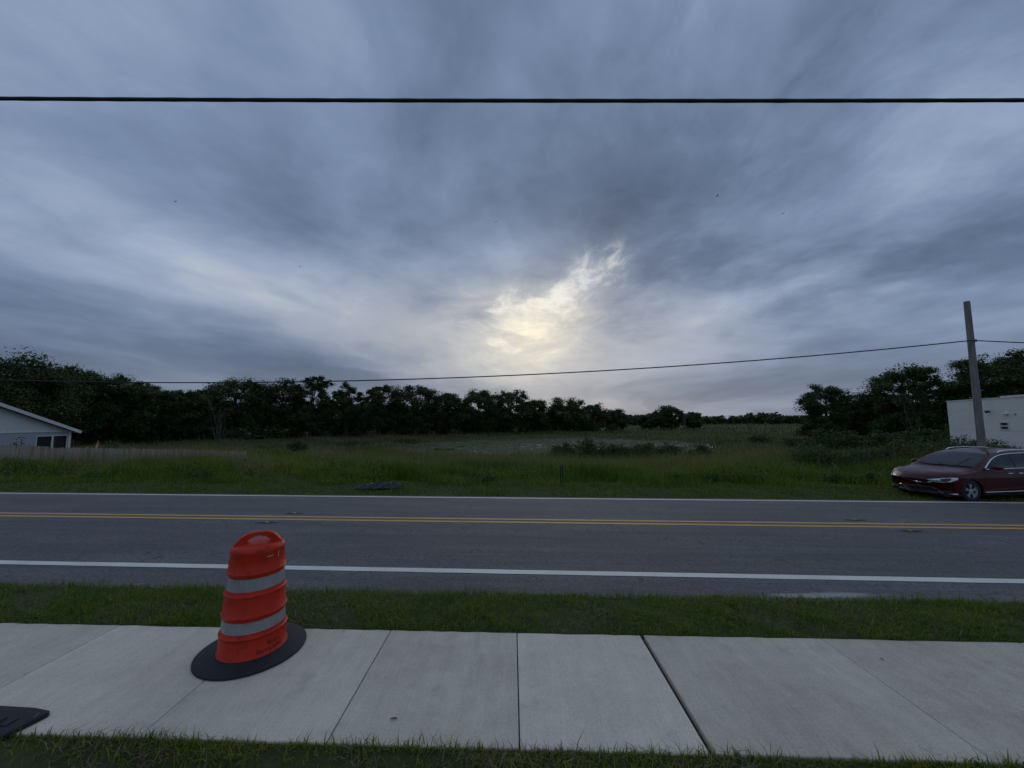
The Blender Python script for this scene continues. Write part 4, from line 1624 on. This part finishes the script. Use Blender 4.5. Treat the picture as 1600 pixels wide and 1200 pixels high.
# folded red and white parasol over the fence, sapling by the house wall
M_RED = plain('faded_red_canvas', (0.30, 0.035, 0.030), 0.8)
M_CANVAS = plain('white_canvas', (0.55, 0.50, 0.47), 0.8)
D = 38.0
x = at(159.5, D)
par = empty('patio_umbrella', (x, D, float(terrain(x, D))))
tag(par, 'folded red and white patio umbrella showing above the fence', 'umbrella')
ztop = 2.35 - (688 - 655) / 601 * D - par.location.z
mb = MB()
mb.tube([(0, 0, 0), (0, 0, ztop)], 0.025, 8)
mb.build('pole', M_TRIM, par)
for k in range(8):
    a0, a1 = 2 * math.pi * k / 8, 2 * math.pi * (k + 1) / 8
    mb = MB()
    vs = [(0, 0, ztop + 0.02)]
    for f_, rr in ((0.35, 0.10), (0.75, 0.26), (1.15, 0.34)):
        for a, b in ((a0, 1.0), ((a0 + a1) / 2, 0.8), (a1, 1.0)):
            vs.append((rr * b * math.cos(a), rr * b * math.sin(a), ztop - f_))
    mb.add(vs, [(0, 1, 2), (0, 2, 3), (1, 4, 5, 2), (2, 5, 6, 3), (4, 7, 8, 5), (5, 8, 9, 6)])
    mb.build('canopy_panel', M_RED if k % 4 != 2 else M_CANVAS, par)
shrub('sapling', at(38, 30), 30.0, 2.35 - 26 / 601 * 30 - float(terrain(at(38, 30), 30)), 0.9, 0.7, 'small dark sapling against the grey house wall', cat='sapling', lobes=7, per=30, leaf=0.16, mat=M_LEAF, seed=610)
shrub('garden_bush', at(178, 40), 40.0, 2.0, 1.3, 1.0, 'dim leafy bush beside the red and white umbrella', cat='bush', lobes=14, per=80, leaf=0.16, seed=611)

# ================================================================== white building on the right
M_BLOCK = plain('white_painted_block', (0.62, 0.64, 0.62), 0.8, vary=0.07, scale=1.5, bumps=0.2)
M_DARK = plain('dark_louvre', (0.012, 0.012, 0.014), 0.6)
bx, by = 32.77, 29.0
ang = math.atan2(22.6 - 29.0, 30.12 - 32.77)
gzb = float(terrain(31.5, 27)) - 0.3
bld = empty('white_building', (bx, by, gzb), ang)
tag(bld, 'plain white block building with a small louvred window behind the pole', 'building')
ht = 3.66 - gzb
BL = 16.0
# local x runs along the visible wall towards the camera, local +y is into the building
wu, wv0, wv1, wl = 4.92, 1.72 - gzb, 2.13 - gzb, 0.62
mb = MB()
for lo, hi in (((0, 0, 0), (wu, 12, ht)), ((wu, 0, 0), (wu + wl, 12, wv0)), ((wu, 0, wv1), (wu + wl, 12, ht)), ((wu + wl, 0, 0), (BL, 12, ht))):
    mb.box(lo, hi)
mb.build('wall', M_BLOCK, bld)
mb = MB()
mb.box((-0.04, -0.04, ht), (5.2, 12.04, ht + 0.06))
mb.build('coping', M_BLOCK, bld)
mb = MB()
mb.box((5.2, -0.04, ht), (BL + 0.04, 12.04, ht + 0.14))
mb.build('coping', M_BLOCK, bld)
for z in (1.2, 2.4, ht - 0.75):
    mb = MB()
    mb.box((0.01, -0.006, z), (BL, -0.002, z + 0.014))
    mb.build('joint_strip', plain('grey_joint', (0.40, 0.43, 0.45), 0.8), bld)
mb = MB()
for lo, hi in (((wu - .05, -.03, wv0 - .05), (wu + wl + .05, .06, wv0)), ((wu - .05, -.03, wv1), (wu + wl + .05, .06, wv1 + .05)), ((wu - .05, -.03, wv0), (wu, .06, wv1)), ((wu + wl, -.03, wv0), (wu + wl + .05, .06, wv1))):
    mb.box(lo, hi)
w_ = mb.build('window', M_BLOCK, bld)
mz = (wv0 + wv1) / 2
mb = MB()
mb.box((wu, -.025, mz - .03), (wu + wl, .06, mz + .03))
mb.build('mullion', M_BLOCK, w_)
for a, b in ((wv0, mz - .03), (mz + .03, wv1)):
    mb = MB()
    mb.box((wu + .002, .07, a + .002), (wu + wl - .002, .09, b - .002))
    mb.build('pane', M_DARK, w_)


def wall_at(px):    # distance along the wall for a sight line
    k = (px - 800) / 601
    # point = (bx + u cos, by + u sin)
    return (k * by - bx) / (math.cos(ang) - k * math.sin(ang))


def wall_z(px, py):
    d = by + wall_at(px) * math.sin(ang)
    return 2.35 - (py - 655) / 601 * d - gzb


u0, z0 = wall_at(1544), wall_z(1544, 643)
mb = MB()
mb.box((u0 - .05, -.10, z0 - .06), (u0 + .05, -.002, z0 + .06))
mb.tube([(u0, -.10, z0), (u0 + .02, -.16, z0 - .01)], 0.03, 8)
mb.tube([(u0 - .04, -.17, z0 + .01), (u0 + .16, -.22, z0 - .07)], 0.055, 10)
mb.build('wall_camera', M_DARK, bld)
u0, z0 = wall_at(1571), wall_z(1571, 647)
mb = MB()
mb.lathe([(0.0, 0.08), (0.07, 0.07), (0.12, 0.02), (0.12, -0.03), (0.09, -0.07), (0.0, -0.08)], 16)
mb.v = [(x_ + u0, y_ - 0.11, z_ + z0) for x_, y_, z_ in mb.v]
mb.build('wall_lamp', plain('lamp_white', (0.7, 0.7, 0.68), 0.4), bld, smooth=True)
u0, z0 = wall_at(1584), wall_z(1584, 647)
mb = MB()
mb.box((u0 - .06, -.05, z0 - .04), (u0 + .06, -.002, z0 + .04))
mb.build('junction_box', M_STEEL, bld)
u0, z0 = wall_at(1500), wall_z(1500, 685)
mb = MB()
mb.box((u0 - .10, -.05, z0 - .05), (u0 + .10, -.002, z0 + .05))
mb.build('wall_vent', M_STEEL, bld)  # small vent low on the white wall
for i, (px, D, h, lab) in enumerate(((1545, 22.0, 1.75, 'leafy bush right of the pole at the foot of the white wall'), (1562, 22.5, 1.6, 'second bush right of the pole at the foot of the white wall'),
                                     (1497, 27.0, 1.35, 'low bush left of the pole at the foot of the white wall'), (1518, 26.0, 1.15, 'low bush hidden behind the pole at the white wall'))):
    x = at(px, D)
    shrub('wall_bush', x, D, max(0.8, 2.35 - (688 + (0, 2, 6, 6)[i] - 655) / 601 * D - float(terrain(x, D))), 0.9, 0.8, lab, group='bushes at the foot of the white wall', lobes=12, per=70, leaf=0.12, seed=620 + i)
# far rooftops
M_FARWALL = plain('pale_far_wall', (0.22, 0.22, 0.22), 0.9)
for i, (px, D, w) in enumerate(((1160, 360, 6), (1221, 380, 6))):
    x = at(px, D)
    z0 = float(terrain(x, D))
    hs = empty('far_house', (x, D, z0))
    tag(hs, ('left' if i == 0 else 'right') + ' one of two tiny far houses on the horizon', 'house')
    mb = MB()
    mb.box((-w / 2, 0, -0.5), (w / 2, 7, 3.2))
    mb.build('wall', M_FARWALL, hs)
    mb = MB()
    mb.add([(-w / 2 - .5, -.5, 3.1), (w / 2 + .5, -.5, 3.1), (w / 2 + .5, 7.5, 3.1), (-w / 2 - .5, 7.5, 3.1), (-w / 2 + 1, 3.5, 4.9), (w / 2 - 1, 3.5, 4.9)],
           [(0, 1, 5, 4), (1, 2, 5), (2, 3, 4, 5), (3, 0, 4), (3, 2, 1, 0)])
    mb.build('roof', M_SHINGLE, hs)

# ================================================================== red minivan
def paint():
    m, nt, b = new_mat('dark_red_car_paint')
    v = noise(nt, coord(nt), 3.0, 3)
    plug(nt, v.ramp([(0.3, (0.052, 0.0028, 0.0045)), (0.7, (0.066, 0.0035, 0.006))]), b.inputs['Base Color'])
    b.inputs['Metallic'].default_value = 0.1
    b.inputs['Roughness'].default_value = 0.45
    b.inputs['Coat Weight'].default_value = 0.45
    b.inputs['Specular IOR Level'].default_value = 0.15
    b.inputs['Coat Roughness'].default_value = 0.06
    return m


M_PAINT = paint()
M_GLASS = glass_material('tinted_car_glass', (0.012, 0.016, 0.018), 0.04)
M_CHROME = plain('chrome', (0.85, 0.85, 0.84), 0.18, 1.0, vary=0.04)
M_BPLAST = plain('black_plastic', (0.012, 0.012, 0.013), 0.5)
M_TYRE = plain('tyre_rubber', (0.014, 0.014, 0.015), 0.8, bumps=0.3)
M_ALLOY = plain('silver_alloy', (0.52, 0.53, 0.54), 0.32, 0.85, vary=0.05)
M_LAMP = plain('clear_lamp_lens', (0.60, 0.62, 0.64), 0.12, 0.3, vary=0.2, scale=14)
M_LAMPD = plain('dark_lamp_bowl', (0.03, 0.03, 0.035), 0.15, 0.4)

VX, VY = 13.39, 13.22
van = empty('minivan', (VX, VY, -0.262), R(7.0))   # stands on the verge
van.scale = (1, 1, 0.94)
tag(van, 'dark red minivan with chrome trim parked on the far verge', 'van')
LEN, WB0, WB1, WR = 5.17, 0.98, 4.07, 0.355
ip = np.interp


def prof_top(x):
    return float(ip(x, [0, .04, .10, .22, .45, .80, 1.10, 1.30, 1.60, 1.95, 2.25, 2.50, 2.85, 3.40, 4.2, 4.75, 4.95, 5.08, 5.17],
                    [.70, .78, .835, .885, .940, 1.000, 1.040, 1.085, 1.265, 1.455, 1.580, 1.645, 1.690, 1.715, 1.690, 1.625, 1.50, 1.15, .85]))


def sect(x):
    """half cross-section at x, from the sill up to the roof centre"""
    top = prof_top(x)
    W = float(ip(x, [0, .15, .5, 1.0, 2.0, 4.3, 4.9, 5.17], [.90, .935, .975, .995, 1.0, .995, .955, .90]))
    zb = float(ip(x, [0, .12, .4, 4.7, 5.0, 5.17], [.215, .185, .19, .22, .27, .36]))
    for wc in (WB0, WB1):
        d = abs(x - wc)
        if d < 0.425:
            zb = max(zb, WR - 0.03 + math.sqrt(max(0, 0.425 ** 2 - d * d)))
    belt = min(float(ip(x, [0, 1.2, 1.8, 5.17], [.98, 1.00, 1.03, 1.08])), top - float(ip(x, [0, .4, 1.2, 1.6], [.05, .07, .07, .11])))
    ye = float(ip(x, [0, .3, .9, 1.3, 1.7, 2.1, 2.5, 4.4, 4.9, 5.17], [.74, .80, .86, .875, .84, .78, .735, .70, .68, .66]))
    ze = top - float(ip(x, [0, .4, 1.2, 1.8, 2.5, 4.8, 5.17], [.035, .05, .045, .05, .075, .08, .06]))
    belt = min(belt, ze - 0.02)
    pts = [(0.0, zb), (W * 0.80, zb)]
    nside = 10
    for k in range(nside):
        t = k / (nside - 1)
        z = zb + 0.015 + (belt - zb - 0.015) * t
        q = (z - 0.62) / 0.44
        w = W * (1 - 0.045 * q * q if q > 0 else 1 - 0.055 * q * q)
        w += 0.008 * math.exp(-((z - 0.80) / 0.035) ** 2)          # shoulder crease
        pts.append((w, z))
    wb = pts[-1][0]
    for k in range(1, 7):
        t = k / 6
        pts.append((wb + (ye - wb) * t + 0.030 * math.sin(t * math.pi) * (1 if x > 1.35 else 0.3), belt + (ze - belt) * t))
    for k in range(1, 8):
        t = k / 7
        pts.append((ye * math.cos(t * math.pi / 2), ze + (top - ze) * math.sin(t * math.pi / 2)))
    fall = max(0.0, 1 - x / 0.78) ** 1.15
    fr = max(0.0, (x - 4.4) / 0.77)
    out = []
    for (y, z) in pts:
        sx = 0.55 * (abs(y) / 0.95) ** 2.4 * fall - 0.12 * (abs(y) / 0.95) ** 2.5 * fr
        # nose leans back above and below the bumper line
        if x < 0.5:
            sx += 0.07 * max(0, (z - 0.62) / 0.25) ** 1.6 * (1 - x / 0.5) + 0.05 * max(0, (0.42 - z) / 0.2) * (1 - x / 0.5)
        out.append((x + sx, y, z))
    return out


xs = sorted(set([0, .02, .05, .09, .14, .20, .28, .36, .45] + [round(.55 + .035 * k, 3) for k in range(25)] + [1.45 + .08 * k for k in range(27)] +
                [round(3.64 + .035 * k, 3) for k in range(25)] + [4.56, 4.66, 4.75, 4.84, 4.92, 5.0, 5.06, 5.11, 5.15, 5.17]))
vs, fs = [], []
half = len(sect(0.0))
for x in xs:
    s_ = sect(x)
    ring = [(a, -b, c) for a, b, c in s_] + [(a, b, c) for a, b, c in reversed(s_[1:-1])]
    vs += ring
m = 2 * half - 2
for i in range(len(xs) - 1):
    for k in range(m):
        k2 = (k + 1) % m
        fs.append((i * m + k, i * m + k2, (i + 1) * m + k2, (i + 1) * m + k))
fs.append(tuple(reversed(range(m))))
fs.append(tuple((len(xs) - 1) * m + k for k in range(m)))
fs = [tuple(reversed(f)) for f in fs]
mb = MB()
mb.add(vs, fs)
body = mb.build('body', M_PAINT, van, smooth=True, angle=38)
me = body.data
bvh = BVHTree.FromPolygons([tuple(v) for v in vs], [list(f) for f in fs])


def hit_side(x, z, sgn=-1):
    h = bvh.ray_cast(Vector((x, sgn * 3, z)), Vector((0, -sgn, 0)))
    return h[0], h[1]


def hit_front(y, z):
    h = bvh.ray_cast(Vector((-3, y, z)), Vector((1, 0, 0)))
    return h[0], h[1]


def hit_top(x, y):
    h = bvh.ray_cast(Vector((x, y, 4)), Vector((0, 0, -1)))
    return h[0], h[1]


def skin(name, mat, f, lower, upper, n=24, mrows=6, off=0.004, parent=None, smooth=True, thick=0.0):
    """a panel lying on the body between two curves given in the projection plane"""
    mb = MB()
    vs, fs = [], []
    ok = True
    for i in range(n + 1):
        t = i / n
        a, b = lower(t), upper(t)
        for j in range(mrows + 1):
            q = j / mrows
            p, nr = f(a[0] + (b[0] - a[0]) * q, a[1] + (b[1] - a[1]) * q)
            if p is None:
                p, nr = Vector(vs[-1]) if vs else Vector((0, 0, 0)), Vector((0, 0, 0))
            vs.append(tuple(p + nr * off))
    for i in range(n):
        for j in range(mrows):
            a = i * (mrows + 1) + j
            fs.append((a, a + mrows + 1, a + mrows + 2, a + 1))
    mb.add(vs, fs)
    return mb.build(name, mat, parent or van, smooth=smooth, angle=60)


def poly(pts):
    xs_ = [p[0] for p in pts]
    def f(t):
        k = t * (len(pts) - 1)
        i = min(int(k), len(pts) - 2)
        u = k - i
        return (pts[i][0] + (pts[i + 1][0] - pts[i][0]) * u, pts[i][1] + (pts[i + 1][1] - pts[i][1]) * u)
    return f


def trim(name, mat, f, pts, r=0.010, off=0.006, parent=None, n=30, fine=True):
    g = poly(pts)
    P = []
    for i in range(n + 1):
        p, nr = f(*g(i / n))
        if p is not None:
            P.append(p + nr * off)
    mb = MB()
    mb.tube(P, r, 6)
    return mb.build(name, mat, parent or van, smooth=True)


# glass
skin('windscreen', M_GLASS, lambda y, x: hit_top(x, y), lambda t: (-0.80 + 1.60 * t, 1.34 + 0.10 * abs(2 * t - 1) ** 2), lambda t: (-0.64 + 1.28 * t, 2.34 + 0.06 * abs(2 * t - 1) ** 2), 24, 12)
trim('wiper', M_BPLAST, lambda y, x: hit_top(x, y), [(-0.75, 1.42), (-0.2, 1.37), (0.1, 1.40)], 0.010, 0.014)
trim('wiper', M_BPLAST, lambda y, x: hit_top(x, y), [(-0.05, 1.36), (0.4, 1.36), (0.7, 1.42)], 0.010, 0.014)


def belt_z(x):
    return float(ip(x, [1.6, 2.0, 5.0], [1.085, 1.09, 1.14]))


def roof_z(x):
    return float(ip(x, [1.60, 1.80, 2.05, 2.30, 2.55, 2.9, 3.4, 4.2, 4.6, 4.85], [1.10, 1.235, 1.385, 1.485, 1.54, 1.575, 1.59, 1.575, 1.53, 1.44]))


for sgn in (-1, 1):
    F_ = lambda x, z, s=sgn: hit_side(x, z, s)
    skin('window_surround', M_BPLAST, F_, lambda t: (1.66 + 3.16 * t, belt_z(1.66 + 3.16 * t) - 0.005), lambda t: (1.66 + 3.16 * t, max(roof_z(1.66 + 3.16 * t), belt_z(1.66 + 3.16 * t))), 44, 6, 0.003)
    for (a, b) in ((1.78, 2.74), (2.82, 3.84), (3.92, 4.74)):
        skin('side_window', M_GLASS, F_, lambda t, a=a, b=b: (a + (b - a) * t, belt_z(a + (b - a) * t) + 0.022),
             lambda t, a=a, b=b: (a + (b - a) * t, max(roof_z(a + (b - a) * t) - 0.028, belt_z(a + (b - a) * t) + 0.024)), 18, 6, 0.007)
    xs_t = np.linspace(1.62, 4.84, 40)
    trim('window_trim', M_CHROME, F_, [(x, max(roof_z(x), belt_z(x))) for x in xs_t], 0.018, 0.008, n=60)
    trim('window_trim', M_CHROME, F_, [(x, belt_z(x) - 0.004) for x in xs_t], 0.015, 0.008, n=60)
    # doors: shut lines, handles, sill trim, wheel-arch lips
    for pts in ([(1.62, 1.06), (1.52, 0.9), (1.50, 0.5), (1.58, 0.33)], [(2.78, 1.09), (2.78, 0.6), (2.72, 0.33)], [(3.86, 1.12), (3.84, 0.9), (3.62, 0.7), (3.55, 0.33)]):
        trim('door_seam', M_BPLAST, F_, pts, 0.006, -0.001, n=24)
    for x in (2.52, 2.92):
        mb = MB()
        p, nr = F_(x, 0.93)
        mb.tube([p + nr * 0.002 + Vector((-.10, 0, 0)), p + nr * 0.03 + Vector((-.06, 0, 0.004)), p + nr * 0.03 + Vector((.06, 0, 0.004)), p + nr * 0.002 + Vector((.10, 0, 0))], 0.014, 6)
        mb.build('door_handle', M_CHROME, van, smooth=True)
    trim('sill_trim', M_CHROME, F_, [(1.50, 0.325), (2.5, 0.335), (3.6, 0.35)], 0.013, 0.004)
    skin('sill_cladding', M_BPLAST, F_, lambda t: (1.45 + 2.15 * t, 0.235), lambda t: (1.45 + 2.15 * t, 0.30), 16, 2, 0.005)
    for wc in (WB0, WB1):
        arc = [(wc + 0.44 * math.cos(a), WR - 0.03 + 0.44 * math.sin(a)) for a in np.linspace(R(4), R(176), 20)]
        trim('arch_lip', M_PAINT, F_, arc, 0.012, -0.002, n=26)
    # headlight wrapping the corner
    G_ = lambda y, z: hit_front(y, z)
    lo = [(0.44, 0.665), (0.58, 0.635), (0.72, 0.630), (0.84, 0.665), (0.93, 0.755)]
    up = [(0.44, 0.700), (0.58, 0.740), (0.72, 0.775), (0.84, 0.800), (0.93, 0.815)]
    hl = skin('headlight', M_LAMP, lambda y, z, s=sgn: hit_front(s * y, z), poly(lo), poly(up), 20, 6, 0.008)
    skin('bulb_bowl', M_LAMPD, lambda y, z, s=sgn: hit_front(s * y, z), poly([(0.68, 0.660), (0.76, 0.665), (0.84, 0.700)]), poly([(0.68, 0.735), (0.76, 0.765), (0.84, 0.780)]), 10, 4, 0.012, parent=hl)
    trim('lamp_trim', M_CHROME, lambda y, z, s=sgn: hit_front(s * y, z), lo, 0.008, 0.010, parent=hl)
    # fog lamp recess
    skin('fog_lamp', M_BPLAST, lambda y, z, s=sgn: hit_front(s * y, z), poly([(0.62, 0.315), (0.74, 0.300), (0.86, 0.325)]), poly([(0.64, 0.37), (0.74, 0.385), (0.86, 0.395)]), 12, 3, 0.006)
    # mirror
    p, nr = F_(1.80, 1.10)
    mb = MB()
    c = p + Vector((0.02, sgn * 0.16, 0.045))
    rings = []
    for k, (dx_, sy, sz) in enumerate(((-0.09, .45, .45), (-0.07, .8, .8), (-0.02, 1, 1), (0.05, 1, 1), (0.075, .9, .9))):
        rings += [(c.x + dx_, c.y + 0.125 * sy * math.cos(a), c.z + 0.085 * sz * math.sin(a) * (1.0 if math.sin(a) > 0 else 0.8)) for a in np.linspace(0, 2 * math.pi, 15)[:-1]]
    fs2 = [(k * 14 + i, k * 14 + (i + 1) % 14, (k + 1) * 14 + (i + 1) % 14, (k + 1) * 14 + i) for k in range(4) for i in range(14)]
    fs2 += [tuple(reversed(range(14))), tuple(4 * 14 + i for i in range(14))]
    mb.add(rings, fs2)
    mb.tube([p + Vector((0.0, 0, -0.01)), c + Vector((0, -sgn * 0.09, -0.03))], 0.028, 6)
    mb.build('door_mirror', M_PAINT, van, smooth=True, angle=50)
    # roof rail
    P = []
    for x in np.linspace(2.55, 4.6, 20):
        p, nr = hit_top(x, sgn * 0.68)
        lift = 0.045 * min(1, (x - 2.55) / 0.12, (4.6 - x) / 0.12)
        P.append(p + Vector((0, 0, 0.006 + lift)))
    mb = MB()
    mb.tube(P, 0.016, 6)
    mb.build('roof_rail', M_CHROME, van, smooth=True)
# front: grille, badge, intake, chrome chin line, plate
F2 = lambda y, z: hit_front(y, z)
gr = skin('grille', M_BPLAST, F2, lambda t: (-0.50 + 1.0 * t, 0.565 + 0.07 * abs(2 * t - 1) ** 2.5), lambda t: (-0.50 + 1.0 * t, 0.672 + 0.012 * abs(2 * t - 1) ** 2), 24, 4, 0.006)
trim('grille_trim', M_CHROME, F2, [(-0.50, 0.635), (-0.4, 0.598), (-0.25, 0.572), (0, 0.560), (0.25, 0.572), (0.4, 0.598), (0.50, 0.635)], 0.020, 0.012, parent=gr)
for k in range(3):
    trim('grille_bar', M_BPLAST, F2, [(-0.46, 0.640 + k * 0.012), (0, 0.585 + k * 0.028), (0.46, 0.640 + k * 0.012)], 0.004, 0.010, parent=gr)
skin('badge', M_CHROME, F2, poly([(-0.24, 0.622), (-0.06, 0.604), (0.06, 0.604), (0.24, 0.622)]), poly([(-0.24, 0.638), (-0.05, 0.656), (0.05, 0.656), (0.24, 0.638)]), 12, 3, 0.013, parent=gr)
skin('lower_intake', M_BPLAST, F2, lambda t: (-0.66 + 1.32 * t, 0.225 + 0.02 * abs(2 * t - 1)), poly([(-0.66, 0.26), (-0.5, 0.37), (-0.35, 0.405), (0, 0.42), (0.35, 0.405), (0.5, 0.37), (0.66, 0.26)]), 28, 6, 0.005)
trim('chin_trim', M_CHROME, F2, [(-0.90, 0.275), (-0.72, 0.255), (-0.64, 0.285), (-0.5, 0.385), (-0.35, 0.415), (0, 0.430), (0.35, 0.415), (0.5, 0.385), (0.64, 0.285), (0.72, 0.255), (0.90, 0.275)], 0.024, 0.012, n=60)
trim('bonnet_seam', M_BPLAST, lambda y, x: hit_top(x, y), [(-0.80, 1.22), (-0.70, 0.7), (-0.60, 0.42), (-0.3, 0.24), (0, 0.20), (0.3, 0.24), (0.60, 0.42), (0.70, 0.7), (0.80, 1.22)], 0.005, -0.001, n=50)
mb = MB()
mb.box((0.35, -0.80, 0.17), (4.9, 0.80, 0.30))
mb.build('underbody', M_BPLAST, van)
# sticker behind the windscreen
p, nr = hit_top(2.12, -0.05)
# wheels
for wx_ in (WB0, WB1):
    for sgn in (-1, 1):
        mb = MB()
        mb.lathe([(0.0, 0.0), (0.44, 0.0)], 40)
        mb.v = [(wx_ + a, sgn * 0.72, WR / 0.94 + b) for a, b, c in mb.v if True]
        mb.build('wheel_well', M_BPLAST, van)
for (wx_, sgn, lab) in ((WB0, -1, 'front wheel on the near side'), (WB1, -1, 'rear wheel on the near side'), (WB0, 1, None), (WB1, 1, None)):
    mb = MB()
    prof_ = [(0.225, -.10), (0.30, -.115), (0.335, -.10), (0.353, -.07), (0.355, 0.0), (0.353, .07), (0.335, .10), (0.30, .115), (0.225, .10)]
    mb.lathe(prof_, 40)
    mb.v = [(a, c, b) for a, b, c in mb.v]
    wh = mb.build('wheel', M_TYRE, van, smooth=True, angle=40)
    wh.location = (wx_, sgn * 0.875, WR / 0.94)
    wh.scale = (1, 1, 1 / 0.94)
    wh.rotation_euler = (0, 0, 0 if sgn < 0 else math.pi)
    if lab:
        wh['label'] = lab
    mb = MB()
    mb.lathe([(0.228, -.095), (0.222, -.075), (0.205, -.02), (0.205, .08), (0.226, .10)], 40)
    mb.v = [(a, c, b) for a, b, c in mb.v]
    mb.build('rim', M_ALLOY, wh, smooth=True, angle=30)
    mb = MB()
    mb.lathe([(0.0, -0.018), (0.206, -.018)], 30)
    mb.v = [(a, c, b) for a, b, c in mb.v]
    mb.build('brake_disc', M_BPLAST, wh)
    for k in range(5):
        a = 2 * math.pi * k / 5 + 0.31
        mb = MB()
        ca_, sa_ = math.cos(a), math.sin(a)
        pts = []
        for (r_, hw, dep) in ((0.035, 0.030, -.082), (0.12, 0.036, -.086), (0.215, 0.062, -.084)):
            for s2 in (-1, 1):
                pts.append((r_ * ca_ - s2 * hw * sa_, dep, r_ * sa_ + s2 * hw * ca_))
        for (r_, hw, dep) in ((0.035, 0.030, -.045), (0.12, 0.030, -.045), (0.213, 0.052, -.045)):
            for s2 in (-1, 1):
                pts.append((r_ * ca_ - s2 * hw * sa_, dep, r_ * sa_ + s2 * hw * ca_))
        mb.add(pts, [(0, 1, 3, 2), (2, 3, 5, 4), (7, 6, 8, 9), (9, 8, 10, 11), (0, 2, 8, 6), (2, 4, 10, 8), (3, 1, 7, 9), (5, 3, 9, 11), (4, 5, 11, 10)])
        mb.build('spoke', M_ALLOY, wh)
    mb = MB()
    mb.lathe([(0.0, -0.098), (0.03, -.096), (0.042, -.085), (0.042, -.06)], 16)
    mb.v = [(a, c, b) for a, b, c in mb.v]
    mb.build('hub_cap', M_ALLOY, wh, smooth=True)
